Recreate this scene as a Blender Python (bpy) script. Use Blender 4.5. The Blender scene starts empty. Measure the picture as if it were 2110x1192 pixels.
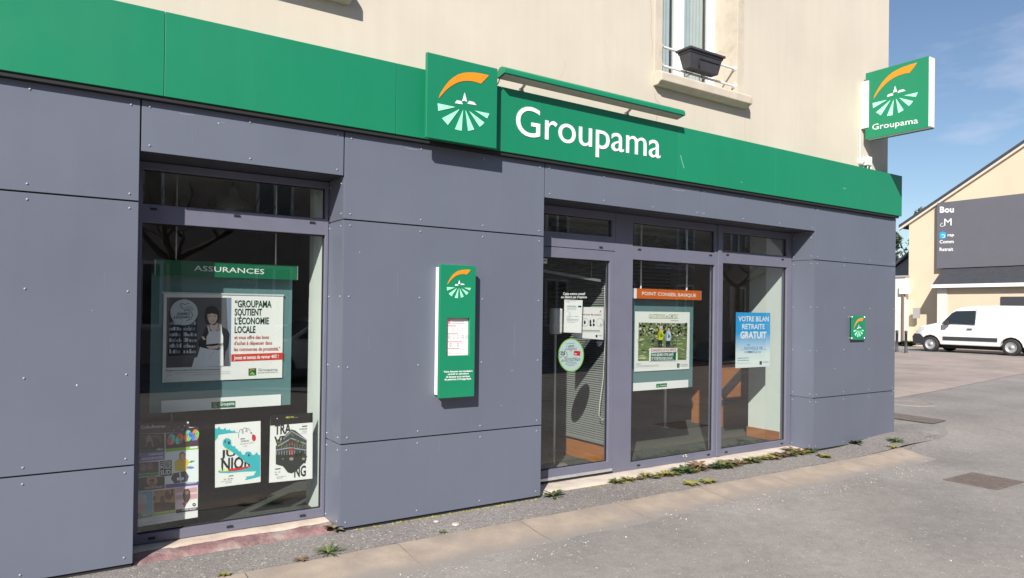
import bpy, bmesh, math, random
from mathutils import Vector, Matrix
random.seed(7)
scene = bpy.context.scene
COL = scene.collection

# ------------------------------------------------------------------ camera
W, H = 2110.0, 1192.0                     # pixel frame of the photograph
F_PX, YAW, PITCH, ROLL, CY = 1461.59, 0.592046, 0.0078078, 0.0129784, 629.78
CAM = Vector((0.0, -4.9, 1.6))
_fw = Vector((math.sin(YAW)*math.cos(PITCH), math.cos(YAW)*math.cos(PITCH), math.sin(PITCH)))
_rt = Vector((math.cos(YAW), -math.sin(YAW), 0.0))
_up = _rt.cross(_fw)
RGT = _rt*math.cos(ROLL) + _up*math.sin(ROLL)
UPV = -_rt*math.sin(ROLL) + _up*math.cos(ROLL)
cam_data = bpy.data.cameras.new('camera')
cam_data.sensor_fit = 'HORIZONTAL'
cam_data.sensor_width = 36.0
cam_data.lens = F_PX/W*36.0
cam_data.shift_y = (CY - H/2)/W
cam_data.clip_start = 0.05
cam_data.clip_end = 2000.0
cam = bpy.data.objects.new('camera', cam_data)
m = Matrix((RGT, UPV, -_fw)).transposed().to_4x4()
m.translation = CAM
cam.matrix_world = m
COL.objects.link(cam)
scene.camera = cam

# ------------------------------------------------------------------ sky and sun
SUN_DIR = Vector((1.04, 1.0, -1.02)).normalized()       # the way the light travels
world = bpy.data.worlds.new('World')
scene.world = world
world.use_nodes = True
nt = world.node_tree
bg = nt.nodes['Background']
sky = nt.nodes.new('ShaderNodeTexSky')
sky.sky_type = 'NISHITA'
sky.sun_disc = False
sky.sun_elevation = math.asin(-SUN_DIR.z)
to_sun = -SUN_DIR
sky.sun_rotation = math.atan2(to_sun.x, to_sun.y)
sky.air_density = 1.0
sky.dust_density = 0.4
sky.ozone_density = 2.4
# thin, even scattering of soft clouds over the whole sky
tc = nt.nodes.new('ShaderNodeTexCoord')
mp = nt.nodes.new('ShaderNodeMapping'); mp.inputs['Scale'].default_value = (1.0, 1.0, 3.2); mp.inputs['Location'].default_value = (0.35, 1.7, 0.25)
ns = nt.nodes.new('ShaderNodeTexNoise'); ns.inputs['Scale'].default_value = 2.6; ns.inputs['Detail'].default_value = 6.0; ns.inputs['Roughness'].default_value = 0.55
cr = nt.nodes.new('ShaderNodeValToRGB')
cr.color_ramp.elements[0].position = 0.56; cr.color_ramp.elements[0].color = (0, 0, 0, 1)
cr.color_ramp.elements[1].position = 0.78; cr.color_ramp.elements[1].color = (0.75, 0.75, 0.75, 1)
mx = nt.nodes.new('ShaderNodeMixRGB'); mx.inputs['Color2'].default_value = (6.8, 6.9, 8.4, 1)
nt.links.new(tc.outputs['Generated'], mp.inputs['Vector'])
nt.links.new(mp.outputs['Vector'], ns.inputs['Vector'])
nt.links.new(ns.outputs['Fac'], cr.inputs['Fac'])
nt.links.new(cr.outputs['Color'], mx.inputs['Fac'])
nt.links.new(sky.outputs['Color'], mx.inputs['Color1'])
nt.links.new(mx.outputs['Color'], bg.inputs['Color'])
bg.inputs['Strength'].default_value = 0.078

sd = bpy.data.lights.new('sun', 'SUN')
sd.energy = 5.0
sd.angle = math.radians(0.5)
sd.color = (1.0, 0.945, 0.86)
sun = bpy.data.objects.new('sun', sd)
sun.rotation_euler = SUN_DIR.to_track_quat('-Z', 'Y').to_euler()
sun.location = (-12, -14, 14)
COL.objects.link(sun)

vs = scene.view_settings
vs.view_transform = 'Standard'
vs.look = 'None'
vs.exposure = 0.60
vs.gamma = 1.0
vs.use_curve_mapping = False

# ------------------------------------------------------------------ pixel helpers
def ray(px, py):
    x = (px - W/2)/F_PX; y = -(py - CY)/F_PX
    return _fw + RGT*x + UPV*y
def P(px, py, Y=0.0):                     # on a plane parallel to the shop front
    r = ray(px, py); return CAM + r*((Y - CAM.y)/r.y)
def PX(px, py, X):                        # on a plane square to the shop front
    r = ray(px, py); return CAM + r*((X - CAM.x)/r.x)
def G(px, py, z=0.0):
    r = ray(px, py); return CAM + r*((z - CAM.z)/r.z)

# ------------------------------------------------------------------ object helpers
def put(o, label=None, cat=None, group=None, kind=None):
    if label: o['label'] = label
    if cat: o['category'] = cat
    if group: o['group'] = group
    if kind: o['kind'] = kind
    return o
def base(o):
    v = Vector((0, 0, 0))
    while o is not None:
        v = v + o.location; o = o.parent
    return v
def empty(name, loc, label, cat, group=None):
    o = bpy.data.objects.new(name, None)
    o.empty_display_size = 0.1
    o.location = loc
    COL.objects.link(o)
    return put(o, label, cat, group)
def link(name, me, mat, parent=None, loc=None):
    o = bpy.data.objects.new(name, me)
    if mat is not None and len(me.materials) == 0: me.materials.append(mat)
    COL.objects.link(o)
    if parent is not None: o.parent = parent
    if loc is not None: o.location = loc
    return o
class MB:
    """collects shapes (in world metres) and links them as one mesh"""
    def __init__(s): s.v = []; s.f = []; s.smooth = []
    def add(s, vs, fs, smooth=False):
        n = len(s.v)
        s.v += [Vector(p) for p in vs]
        for f in fs: s.f.append([n+i for i in f]); s.smooth.append(smooth)
        return s
    def box(s, x0, x1, y0, y1, z0, z1):
        vs = [(x, y, z) for z in (z0, z1) for y in (y0, y1) for x in (x0, x1)]
        return s.add(vs, [(0,2,3,1), (4,5,7,6), (0,1,5,4), (2,6,7,3), (0,4,6,2), (1,3,7,5)])
    def poly(s, pts): return s.add(pts, [list(range(len(pts)))])
    def prism(s, pts, d):                 # polygon pts pushed along d
        d = Vector(d); n = len(pts)
        a = [Vector(p) for p in pts]; b = [p + d for p in a]
        return s.add(a + b, [list(range(n))[::-1], list(range(n, 2*n))] + [(i, (i+1) % n, n+(i+1) % n, n+i) for i in range(n)])
    def tube(s, pts, r, n=8, caps=True, r2=None):
        pts = [Vector(p) for p in pts]; k = len(pts); vs = []; fs = []
        ref = None
        for i, p in enumerate(pts):
            t = (pts[min(i+1, k-1)] - pts[max(i-1, 0)]).normalized()
            if ref is None:
                ref = Vector((0, 0, 1)) if abs(t.z) < 0.9 else Vector((1, 0, 0))
            u = t.cross(ref).normalized(); w = u.cross(t).normalized(); ref = w
            rr = r if not isinstance(r, (list, tuple)) else r[i]
            for j in range(n):
                a = 2*math.pi*j/n
                vs.append(p + u*(rr*math.cos(a)) + w*(rr*math.sin(a)))
        for i in range(k-1):
            for j in range(n):
                fs.append((i*n+j, i*n+(j+1) % n, (i+1)*n+(j+1) % n, (i+1)*n+j))
        s.add(vs, fs, True)
        if caps:
            s.add(vs[:n], [list(range(n))]); s.add(vs[-n:], [list(range(n))[::-1]])
        return s
    def lathe(s, prof, c, axis='z', n=16, smooth=True):
        vs = []; fs = []; c = Vector(c); k = len(prof)
        for (r, h) in prof:
            for j in range(n):
                a = 2*math.pi*j/n
                if axis == 'z': q = Vector((r*math.cos(a), r*math.sin(a), h))
                elif axis == 'y': q = Vector((r*math.cos(a), h, r*math.sin(a)))
                else: q = Vector((h, r*math.cos(a), r*math.sin(a)))
                vs.append(c+q)
        for i in range(k-1):
            for j in range(n): fs.append((i*n+j, i*n+(j+1) % n, (i+1)*n+(j+1) % n, (i+1)*n+j))
        return s.add(vs, fs, smooth)
    def build(s, name, mat, parent=None, bevel=0.0, fix=True, seg=2):
        off = base(parent)
        me = bpy.data.meshes.new(name)
        me.from_pydata([v - off for v in s.v], [], s.f)
        for p, sm in zip(me.polygons, s.smooth): p.use_smooth = sm
        if fix:
            bm = bmesh.new(); bm.from_mesh(me)
            bmesh.ops.recalc_face_normals(bm, faces=bm.faces)
            bm.to_mesh(me); bm.free()
        o = link(name, me, mat, parent)
        if bevel:
            b = o.modifiers.new('bevel', 'BEVEL'); b.width = bevel; b.segments = seg; b.limit_method = 'ANGLE'
        return o
def box(name, x0, x1, y0, y1, z0, z1, mat, parent=None, bevel=0.0):
    return MB().box(x0, x1, y0, y1, z0, z1).build(name, mat, parent, bevel)

# ------------------------------------------------------------------ materials
MATS = {}
def lin(r, g, b):
    f = lambda c: (c/12.92 if c <= .04045 else ((c+.055)/1.055)**2.4)
    return (f(r/255), f(g/255), f(b/255))
def mat(name, col, rough=0.6, metal=0.0, spec=0.5, var=0.0, vscale=3.0, bump=0.0, bscale=60.0, rand=0.0,
        stain=None, stain_scale=1.5, stain_lo=0.55, stain_hi=0.75, coat=0.0, detail=5.0, stretch=None, streak=0.0, rvar=0.0, speck=None, bdist=0.01):
    if name in MATS: return MATS[name]
    m = bpy.data.materials.new(name); m.use_nodes = True
    t = m.node_tree; N = t.nodes; L = t.links
    b = N['Principled BSDF']
    b.inputs['Roughness'].default_value = rough
    b.inputs['Metallic'].default_value = metal
    b.inputs['Specular IOR Level'].default_value = spec
    if coat: b.inputs['Coat Weight'].default_value = coat; b.inputs['Coat Roughness'].default_value = 0.08
    rgb = N.new('ShaderNodeRGB'); rgb.outputs[0].default_value = (*col, 1); out = rgb.outputs[0]
    tc = N.new('ShaderNodeTexCoord'); vec = tc.outputs['Object']
    if stretch:
        mp = N.new('ShaderNodeMapping'); mp.inputs['Scale'].default_value = stretch
        L.new(vec, mp.inputs['Vector']); vec = mp.outputs['Vector']
    def noise(sc, det=5.0, rg=0.55):
        n = N.new('ShaderNodeTexNoise'); n.inputs['Scale'].default_value = sc; n.inputs['Detail'].default_value = det; n.inputs['Roughness'].default_value = rg
        L.new(vec, n.inputs['Vector']); return n.outputs['Fac']
    def ramp(src, a, bb, c0, c1):
        r = N.new('ShaderNodeMapRange'); r.inputs['From Min'].default_value = a; r.inputs['From Max'].default_value = bb
        r.inputs['To Min'].default_value = c0; r.inputs['To Max'].default_value = c1
        L.new(src, r.inputs['Value']); return r.outputs['Result']
    def hsv(c, val):
        h = N.new('ShaderNodeHueSaturation'); L.new(c, h.inputs['Color']); L.new(val, h.inputs['Value']); return h.outputs['Color']
    def mix(fac, a, bcol):
        x = N.new('ShaderNodeMixRGB'); L.new(fac, x.inputs['Fac']); L.new(a, x.inputs['Color1']); x.inputs['Color2'].default_value = (*bcol, 1); return x.outputs['Color']
    if var: out = hsv(out, ramp(noise(vscale, detail), 0.3, 0.7, 1-var, 1+var))
    if rand:
        oi = N.new('ShaderNodeObjectInfo'); out = hsv(out, ramp(oi.outputs['Random'], 0, 1, 1-rand, 1+rand))
    if streak:
        ms = N.new('ShaderNodeMapping'); ms.inputs['Scale'].default_value = (11, 11, 0.5); L.new(tc.outputs['Object'], ms.inputs['Vector'])
        n_ = N.new('ShaderNodeTexNoise'); n_.inputs['Scale'].default_value = 1.0; n_.inputs['Detail'].default_value = 6; L.new(ms.outputs['Vector'], n_.inputs['Vector'])
        out = hsv(out, ramp(n_.outputs['Fac'], 0.3, 0.75, 1-streak, 1+streak))
    if stain: out = mix(ramp(noise(stain_scale, 7.0, 0.62), stain_lo, stain_hi, 0, 0.85), out, stain)
    if speck:                                   # (scale, lo, hi, colour)
        out = mix(ramp(noise(speck[0], 2.0), speck[1], speck[2], 0, 1), out, speck[3])
    L.new(out, b.inputs['Base Color'])
    if rvar: L.new(ramp(noise(vscale*1.7), 0.3, 0.7, max(0.02, rough-rvar), rough+rvar), b.inputs['Roughness'])
    if bump:
        bp = N.new('ShaderNodeBump'); bp.inputs['Strength'].default_value = bump; bp.inputs['Distance'].default_value = bdist
        L.new(noise(bscale, 6.0), bp.inputs['Height']); L.new(bp.outputs['Normal'], b.inputs['Normal'])
    MATS[name] = m
    return m
def ink(r, g, b, rough=0.45):                # flat print, colour given as sRGB
    c = lin(r, g, b); c = tuple(min(0.82, x) for x in c)
    return mat('ink_%d_%d_%d' % (r, g, b), c, rough, spec=0.3)
_ink = ink
def ink_up(k):                               # prints read through shaded glass: their own colour is lighter
    return lambda r, g, b, rough=0.45: _ink(min(240, int(r*k+10)), min(240, int(g*k+10)), min(240, int(b*k+10)), rough)
def glass_mat(name, tint, refl=1.9, rough=0.0, ior=1.5):
    m = bpy.data.materials.new(name); m.use_nodes = True
    t = m.node_tree; N = t.nodes; L = t.links; N.clear()
    o = N.new('ShaderNodeOutputMaterial'); mx = N.new('ShaderNodeMixShader')
    tr = N.new('ShaderNodeBsdfTransparent'); tr.inputs['Color'].default_value = (*tint, 1)
    gl = N.new('ShaderNodeBsdfGlossy'); gl.inputs['Roughness'].default_value = rough
    fr = N.new('ShaderNodeFresnel'); fr.inputs['IOR'].default_value = ior
    ge = N.new('ShaderNodeNewGeometry'); io = N.new('ShaderNodeMapRange')      # same reflectance from both sides of the thin pane
    io.inputs['To Min'].default_value = ior; io.inputs['To Max'].default_value = 1/ior
    L.new(ge.outputs['Backfacing'], io.inputs['Value']); L.new(io.outputs[0], fr.inputs['IOR'])
    mu = N.new('ShaderNodeMath'); mu.operation = 'MULTIPLY'; mu.inputs[1].default_value = refl; mu.use_clamp = True
    L.new(fr.outputs[0], mu.inputs[0]); L.new(mu.outputs[0], mx.inputs[0])
    L.new(tr.outputs[0], mx.inputs[1]); L.new(gl.outputs[0], mx.inputs[2]); L.new(mx.outputs[0], o.inputs[0])
    MATS[name] = m
    return m

PANEL = mat('violet_grey_panel', (0.116, 0.129, 0.170), 0.42, spec=0.45, var=0.06, vscale=0.9, rand=0.045, streak=0.016, bump=0.02, bscale=9, rvar=0.07,
            speck=(38.0, 0.79, 0.83, (0.22, 0.22, 0.28)))
FRAME = mat('frame_paint', (0.132, 0.134, 0.182), 0.38, spec=0.5, var=0.05, vscale=5, rvar=0.08)
RIVET = mat('rivet_paint', (0.24, 0.245, 0.31), 0.3, spec=0.6)
BLACK = mat('dark_backing', (0.012, 0.012, 0.014), 0.8)
GREEN = mat('green_paint', (0.0080, 0.192, 0.096), 0.40, spec=0.45, var=0.05, vscale=0.8, rand=0.05, streak=0.02, bump=0.015, bscale=6, rvar=0.06)
MINT = mat('mint_film', (0.36, 0.80, 0.56), 0.4)
WHITE_P = mat('white_film', (0.80, 0.80, 0.80), 0.4)
ORANGE = mat('orange_film', (0.80, 0.245, 0.012), 0.4)
RENDER = mat('cream_render', (0.545, 0.490, 0.415), 0.85, spec=0.2, var=0.05, vscale=0.9, bump=0.35, bscale=170, bdist=0.004, streak=0.025,
             stain=(0.485, 0.437, 0.372), stain_scale=0.8, stain_lo=0.5, stain_hi=0.8)
STONE_TRIM = mat('sill_stone', (0.50, 0.445, 0.368), 0.85, spec=0.2, var=0.10, vscale=7, bump=0.3, bscale=90, bdist=0.004,
                 stain=(0.36, 0.31, 0.23), stain_scale=5, stain_lo=0.58, stain_hi=0.8)
WHITE_PVC = mat('white_pvc', (0.78, 0.78, 0.79), 0.3)
WHITE_METAL = mat('white_enamel', (0.74, 0.73, 0.71), 0.35, var=0.05, vscale=9, stain=(0.5, 0.44, 0.36), stain_scale=9, stain_lo=0.68, stain_hi=0.8)
GLASS = glass_mat('shop_glass', (0.91, 0.95, 0.935), 3.3)
GLASS_UP = glass_mat('upper_glass', (0.80, 0.86, 0.85), 2.4)
# ================================================================== THE GROUND
def ss(x, a, b):
    t = min(1, max(0, (x-a)/(b-a))); return t*t*(3-2*t)
def h(x, y):
    far = ss(x, 9.5, 28)
    return 0.25*far + 0.12*ss(x, 7.9, 9.5)*ss(y, -0.95, 0.02)*(1-far)
def asphalt(name, col, agg, agg_scale, patch, bump, light):
    """aggregate of dark and pale stones, broad worn patches"""
    m = bpy.data.materials.new(name); m.use_nodes = True
    t = m.node_tree; N = t.nodes; L = t.links; b = N['Principled BSDF']
    b.inputs['Roughness'].default_value = 0.9; b.inputs['Specular IOR Level'].default_value = 0.25
    tc = N.new('ShaderNodeTexCoord'); vec = tc.outputs['Object']
    vo = N.new('ShaderNodeTexVoronoi'); vo.inputs['Scale'].default_value = agg_scale; L.new(vec, vo.inputs['Vector'])
    sep = N.new('ShaderNodeSeparateColor'); L.new(vo.outputs['Color'], sep.inputs[0])
    r1 = N.new('ShaderNodeMapRange'); r1.inputs['To Min'].default_value = 1-agg; r1.inputs['To Max'].default_value = 1+agg; L.new(sep.outputs[0], r1.inputs['Value'])
    n1 = N.new('ShaderNodeTexNoise'); n1.inputs['Scale'].default_value = 0.55; n1.inputs['Detail'].default_value = 7; n1.inputs['Roughness'].default_value = 0.6; L.new(vec, n1.inputs['Vector'])
    r2 = N.new('ShaderNodeMapRange'); r2.inputs['From Min'].default_value = 0.3; r2.inputs['From Max'].default_value = 0.7
    r2.inputs['To Min'].default_value = 1-patch; r2.inputs['To Max'].default_value = 1+patch; L.new(n1.outputs['Fac'], r2.inputs['Value'])
    n2 = N.new('ShaderNodeTexNoise'); n2.inputs['Scale'].default_value = 14; n2.inputs['Detail'].default_value = 4; L.new(vec, n2.inputs['Vector'])
    r3 = N.new('ShaderNodeMapRange'); r3.inputs['From Min'].default_value = 0.3; r3.inputs['From Max'].default_value = 0.7
    r3.inputs['To Min'].default_value = 0.92; r3.inputs['To Max'].default_value = 1.08; L.new(n2.outputs['Fac'], r3.inputs['Value'])
    a = N.new('ShaderNodeMath'); a.operation = 'MULTIPLY'; L.new(r1.outputs[0], a.inputs[0]); L.new(r2.outputs[0], a.inputs[1])
    a2 = N.new('ShaderNodeMath'); a2.operation = 'MULTIPLY'; L.new(a.outputs[0], a2.inputs[0]); L.new(r3.outputs[0], a2.inputs[1])
    hs = N.new('ShaderNodeHueSaturation'); hs.inputs['Color'].default_value = (*col, 1); L.new(a2.outputs[0], hs.inputs['Value'])
    # sparse pale stones
    v2 = N.new('ShaderNodeTexVoronoi'); v2.inputs['Scale'].default_value = agg_scale*0.55; L.new(vec, v2.inputs['Vector'])
    s2 = N.new('ShaderNodeSeparateColor'); L.new(v2.outputs['Color'], s2.inputs[0])
    g = N.new('ShaderNodeMath'); g.operation = 'GREATER_THAN'; g.inputs[1].default_value = light; L.new(s2.outputs[1], g.inputs[0])
    mx = N.new('ShaderNodeMixRGB'); mx.inputs['Color2'].default_value = (0.42, 0.40, 0.38, 1); L.new(g.outputs[0], mx.inputs['Fac']); L.new(hs.outputs['Color'], mx.inputs['Color1'])
    L.new(mx.outputs[0], b.inputs['Base Color'])
    bp = N.new('ShaderNodeBump'); bp.inputs['Strength'].default_value = bump; bp.inputs['Distance'].default_value = 0.006
    L.new(vo.outputs['Distance'], bp.inputs['Height']); L.new(bp.outputs['Normal'], b.inputs['Normal'])
    MATS[name] = m
    return m
ROAD = asphalt('worn_asphalt', (0.240, 0.222, 0.211), 0.16, 170, 0.20, 0.2, 0.994)
PAVE = asphalt('coarse_asphalt', (0.215, 0.198, 0.188), 0.40, 150, 0.14, 0.5, 0.972)
GUTTER = mat('gutter_concrete', (0.335, 0.275, 0.225), 0.9, spec=0.2, var=0.16, vscale=5, bump=0.5, bscale=120, bdist=0.004,
             stain=(0.255, 0.222, 0.20), stain_scale=2.2, stain_lo=0.46, stain_hi=0.70, speck=(150, 0.62, 0.70, (0.42, 0.365, 0.31)))

def wash(m):
    """road dirt spreading unevenly over the street side of the gutter"""
    t = m.node_tree; N = t.nodes; L = t.links; b = N['Principled BSDF']; src = b.inputs['Base Color'].links[0].from_socket
    g = N.new('ShaderNodeNewGeometry'); s_ = N.new('ShaderNodeSeparateXYZ'); L.new(g.outputs['Position'], s_.inputs[0])
    n = N.new('ShaderNodeTexNoise'); n.inputs['Scale'].default_value = 3.5; n.inputs['Detail'].default_value = 8; n.inputs['Roughness'].default_value = .65; L.new(g.outputs['Position'], n.inputs['Vector'])
    a = N.new('ShaderNodeMath'); a.operation = 'MULTIPLY_ADD'; a.inputs[1].default_value = .32; L.new(n.outputs['Fac'], a.inputs[0]); L.new(s_.outputs['Y'], a.inputs[2])
    r = N.new('ShaderNodeMapRange'); r.inputs['From Min'].default_value = -.53; r.inputs['From Max'].default_value = -.68; L.new(a.outputs[0], r.inputs['Value'])
    x = N.new('ShaderNodeMixRGB'); x.inputs['Color2'].default_value = (0.262, 0.235, 0.218, 1); L.new(r.outputs[0], x.inputs['Fac']); L.new(src, x.inputs['Color1']); L.new(x.outputs[0], b.inputs['Base Color'])
wash(GUTTER)
def sheet(name, xs, ys, zf, m, parent=None):
    vs = [(x, y, zf(x, y)) for y in ys for x in xs]; n = len(xs)
    fs = [(j*n+i, j*n+i+1, (j+1)*n+i+1, (j+1)*n+i) for j in range(len(ys)-1) for i in range(n-1)]
    b = MB(); b.add(vs, fs, True)
    return b.build(name, m, parent)
def frange(a, b, n): return [a + (b-a)*i/n for i in range(n+1)]
xs = [-120, -60, -30, -15, -8] + frange(-4, 14, 60) + frange(15, 40, 25) + [50, 70, 100, 160, 300]
ys = [-120, -60, -35, -20, -12, -8] + frange(-6, -1.2, 8) + frange(-1.0, 0.3, 13) + [0.6, 1, 1.6, 2.4, 3.4] + frange(4, 20, 16) + [30, 50, 90, 200]
put(sheet('road', xs, ys, lambda x, y: h(x, y) - 0.035, ROAD), kind='structure')
def pave_z(x, y): return h(x, y) - 0.037*ss(x, 8.6, 9.7)
px_ = frange(-4, 9.8, 69)
b = MB()
ysP = frange(-0.425, 0.36, 8)
n = len(px_)
b.add([(x, y, pave_z(x, y) + (0.004*math.sin(x*5.3)*math.sin(x*2.1+1) if y < -0.05 else 0)) for y in ysP for x in px_],
      [(j*n+i, j*n+i+1, (j+1)*n+i+1, (j+1)*n+i) for j in range(len(ysP)-1) for i in range(n-1)], True)
b.add([(x, -0.425, z) for z in (-0.05, None) for x in px_ for z in [z if z is not None else pave_z(x, -0.425) + 0.004*math.sin(x*5.3)*math.sin(x*2.1+1)]],
      [(i, i+1, n+i+1, n+i) for i in range(n-1)])
put(b.build('pavement', PAVE), kind='structure')

# concrete gutter laid in slabs about a metre long
gut = MB().poly([(-4, -0.43, -0.0335), (8.3, -0.43, -0.0295), (8.3, -0.64, -0.0315), (-4, -0.64, -0.0335)]).build('gutter', mat('joint_dirt', (0.20, 0.168, 0.14), 0.95))
put(gut, kind='structure')
gx = -3.9
k = 0
while gx < 8.6:
    L_ = 0.98 + 0.05*random.random()
    x1 = min(gx+L_, 8.62)
    b = MB(); cols = frange(gx+0.0018, x1-0.0018, 12)
    prof = [(-0.431, -0.003), (-0.47, 0.0), (-0.58, -0.010), (-0.68, -0.024), (-0.75, -0.0300), (-0.86, -0.0335), (-0.90, -0.0355)]
    jog = random.uniform(-0.004, 0.004)
    vs = []
    for (yy, zz) in prof:
        for x in cols: vs.append((x + (0.0 if yy > -0.7 else random.uniform(-.01, .01)*0), yy + jog + 0.003*math.sin(x*9+yy*20), zz + 0.001*math.sin(x*7) + h(x, yy)*0.98))
    nn = len(cols)
    b.add(vs, [(j*nn+i, j*nn+i+1, (j+1)*nn+i+1, (j+1)*nn+i) for j in range(len(prof)-1) for i in range(nn-1)], True)
    b.build('gutter_slab', GUTTER, gut)
    gx = x1; k += 1

# brick-paved square beyond the corner
def paver_mat():
    m = bpy.data.materials.new('brick_pavers'); m.use_nodes = True
    t = m.node_tree; N = t.nodes; L = t.links; b = N['Principled BSDF']; b.inputs['Roughness'].default_value = 0.9
    tc = N.new('ShaderNodeTexCoord'); br = N.new('ShaderNodeTexBrick')
    mp = N.new('ShaderNodeMapping'); mp.inputs['Rotation'].default_value = (0, 0, 0.6); L.new(tc.outputs['Object'], mp.inputs['Vector']); L.new(mp.outputs[0], br.inputs['Vector'])
    br.inputs['Scale'].default_value = 1.0; br.inputs['Brick Width'].default_value = 0.22; br.inputs['Row Height'].default_value = 0.11; br.inputs['Mortar Size'].default_value = 0.006
    br.inputs['Color1'].default_value = (0.35, 0.285, 0.255, 1); br.inputs['Color2'].default_value = (0.30, 0.245, 0.22, 1); br.inputs['Mortar'].default_value = (0.23, 0.20, 0.185, 1)
    ns = N.new('ShaderNodeTexNoise'); ns.inputs['Scale'].default_value = 0.7; ns.inputs['Detail'].default_value = 6; L.new(tc.outputs['Object'], ns.inputs['Vector'])
    mr = N.new('ShaderNodeMapRange'); mr.inputs['From Min'].default_value = .3; mr.inputs['From Max'].default_value = .7; mr.inputs['To Min'].default_value = .82; mr.inputs['To Max'].default_value = 1.15; L.new(ns.outputs['Fac'], mr.inputs['Value'])
    hs = N.new('ShaderNodeHueSaturation'); L.new(br.outputs['Color'], hs.inputs['Color']); L.new(mr.outputs[0], hs.inputs['Value']); L.new(hs.outputs[0], b.inputs['Base Color'])
    bp = N.new('ShaderNodeBump'); bp.inputs['Strength'].default_value = 0.4; bp.inputs['Distance'].default_value = 0.01; L.new(br.outputs['Fac'], bp.inputs['Height']); bp.invert = True; L.new(bp.outputs[0], b.inputs['Normal'])
    return m
edge = [(10.5, 2.2), (12.9, 1.9), (15.8, 2.2), (19, 2.6), (24, 3.2), (27.6, 3.6)]
def edge_y(x):
    for (a, b_) in zip(edge, edge[1:]):
        if a[0] <= x <= b_[0]: return a[1] + (b_[1]-a[1])*(x-a[0])/(b_[0]-a[0])
    return edge[-1][1]
pxs = frange(10.5, 27.6, 40)
vs = []
for j in range(21):
    for x in pxs: 
        y0 = edge_y(x); y = y0 + (22-y0)*(j/20)**1.5
        vs.append((x, y, h(x, y) - 0.035 + (0.012 if j else 0.006)))
n = len(pxs)
b = MB(); b.add(vs, [(j*n+i, j*n+i+1, (j+1)*n+i+1, (j+1)*n+i) for j in range(20) for i in range(n-1)], True)
put(b.build('paved_square', paver_mat()), kind='structure')

# ================================================================== THE SHOP BUILDING
R = 0.30                                   # front of the window frames behind the cladding
shop = empty('shop_building', (3, 0.1, 0), 'cream rendered corner building with grey cladding and shop windows', 'building')
Z0, ZA, ZB, ZT = 0.02, 0.625, 2.243, 2.876
GAP = 0.010
# --- upper wall with two window openings
WZ0, WZ1 = 3.93, 5.75
OPEN = [(0.62, 1.76), (5.11, 6.25)]
up = MB()
cols = [-4.0, OPEN[0][0], OPEN[0][1], OPEN[1][0], OPEN[1][1], 9.305]
for i in range(5):
    if i in (1, 3):
        up.box(cols[i], cols[i+1], 0.1, 0.5, 2.76, WZ0); up.box(cols[i], cols[i+1], 0.1, 0.5, WZ1, 8.2)
    else: up.box(cols[i], cols[i+1], 0.1, 0.5, 2.76, 8.2)
up.build('upper_wall', RENDER, shop)
MB().box(8.98, 9.305, 0.502, 8.6, -0.1, 8.2).build('side_wall', RENDER, shop)
MB().box(-4.0, -3.7, 0.02, 8.6, -0.1, 2.757).box(-4.0, -3.7, 0.502, 8.6, 2.757, 8.2).build('side_wall', RENDER, shop)
MB().box(-3.698, 8.978, 8.3, 8.6, -0.1, 8.2).build('rear_wall', RENDER, shop)
rf = MB().prism([(-4.3, -0.3, 8.203), (-4.3, 9.0, 8.203), (-4.3, 4.35, 11.6)], (13.9, 0, 0)).build('roof', mat('slate', (0.055, 0.058, 0.066), 0.6, var=0.2, vscale=8), shop)
# --- wall behind the cladding, pillars seen from inside
INNER = mat('inner_wall_paint', (0.66, 0.70, 0.66), 0.7, var=0.03)
for (a, c, y_, d) in ((-3.69, 0.505, 0.018, 0.50), (1.845, 3.605, 0.018, 0.372), (1.800, 3.605, 0.374, 0.66), (7.567, 8.975, 0.018, 0.372), (7.485, 8.975, 0.374, 0.86)):
    box('pillar', a, c, y_, d, -0.1, 2.752, INNER, shop)
dk = MB()
for (a, c) in ((-3.69, 0.515), (1.836, 3.611), (7.554, 9.31)): dk.box(a, c, 0.0135, 0.0165, 0.0, 2.93)
dk.box(0.515, 1.836, 0.0135, 0.0165, 2.56, 2.93); dk.box(3.611, 7.554, 0.0135, 0.0165, 2.585, 2.93)
dk.box(-3.69, 9.31, 0.0175, 0.098, 2.76, 2.93)
dk.build('cladding_backing', BLACK, shop)
# --- cladding panels
def rivets(pts, n_, parent):
    b = MB()
    for p in pts:
        p = Vector(p)
        if n_ == 'y': b.lathe([(0.0076, 0.0), (0.0070, -0.0025), (0.0042, -0.0048), (0.0005, -0.0056)], p, 'y', 8)
        else: b.lathe([(0.0078, 0.0), (0.0072, -0.003), (0.004, -0.0058), (0.0005, -0.0066)], p, 'x', 8)
    return put(b.build('rivets', RIVET, parent), kind='stuff')
def spread(a, c, step):
    n = max(1, round((c-a)/step)); return [a + (c-a)*i/n for i in range(n+1)]
def panel(x0, x1, z0, z1, riv=True, step=0.56):
    o = box('cladding_panel', x0+GAP/2, x1-GAP/2, 0.0, 0.012, z0+GAP/2, z1-GAP/2, PANEL, shop, 0.0012)
    if riv:
        e = 0.052
        vx = spread(x0+e, x1-e, step); vz = spread(z0+e*0.85, z1-e*0.85, 0.54)
        if z1-z0 < 0.45: vz = [z0+e*0.8, z1-e*0.75]
        rivets([(x + random.uniform(-.003, .003), 0.0003, z + random.uniform(-.003, .003)) for x in vx for z in vz], 'y', o)
    return o
for (a, c) in ((-1.65, 0.524), (1.827, 3.618), (7.547, 9.338)):
    panel(a, c, Z0, ZA); panel(a, c, ZA, ZB); panel(a, c, ZB, ZT)
panel(-3.7, -1.65, Z0, ZA); panel(-3.7, -1.65, ZA, ZB); panel(-3.7, -1.65, ZB, ZT)
panel(0.524, 1.827, 2.552, ZT, step=0.6)
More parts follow.
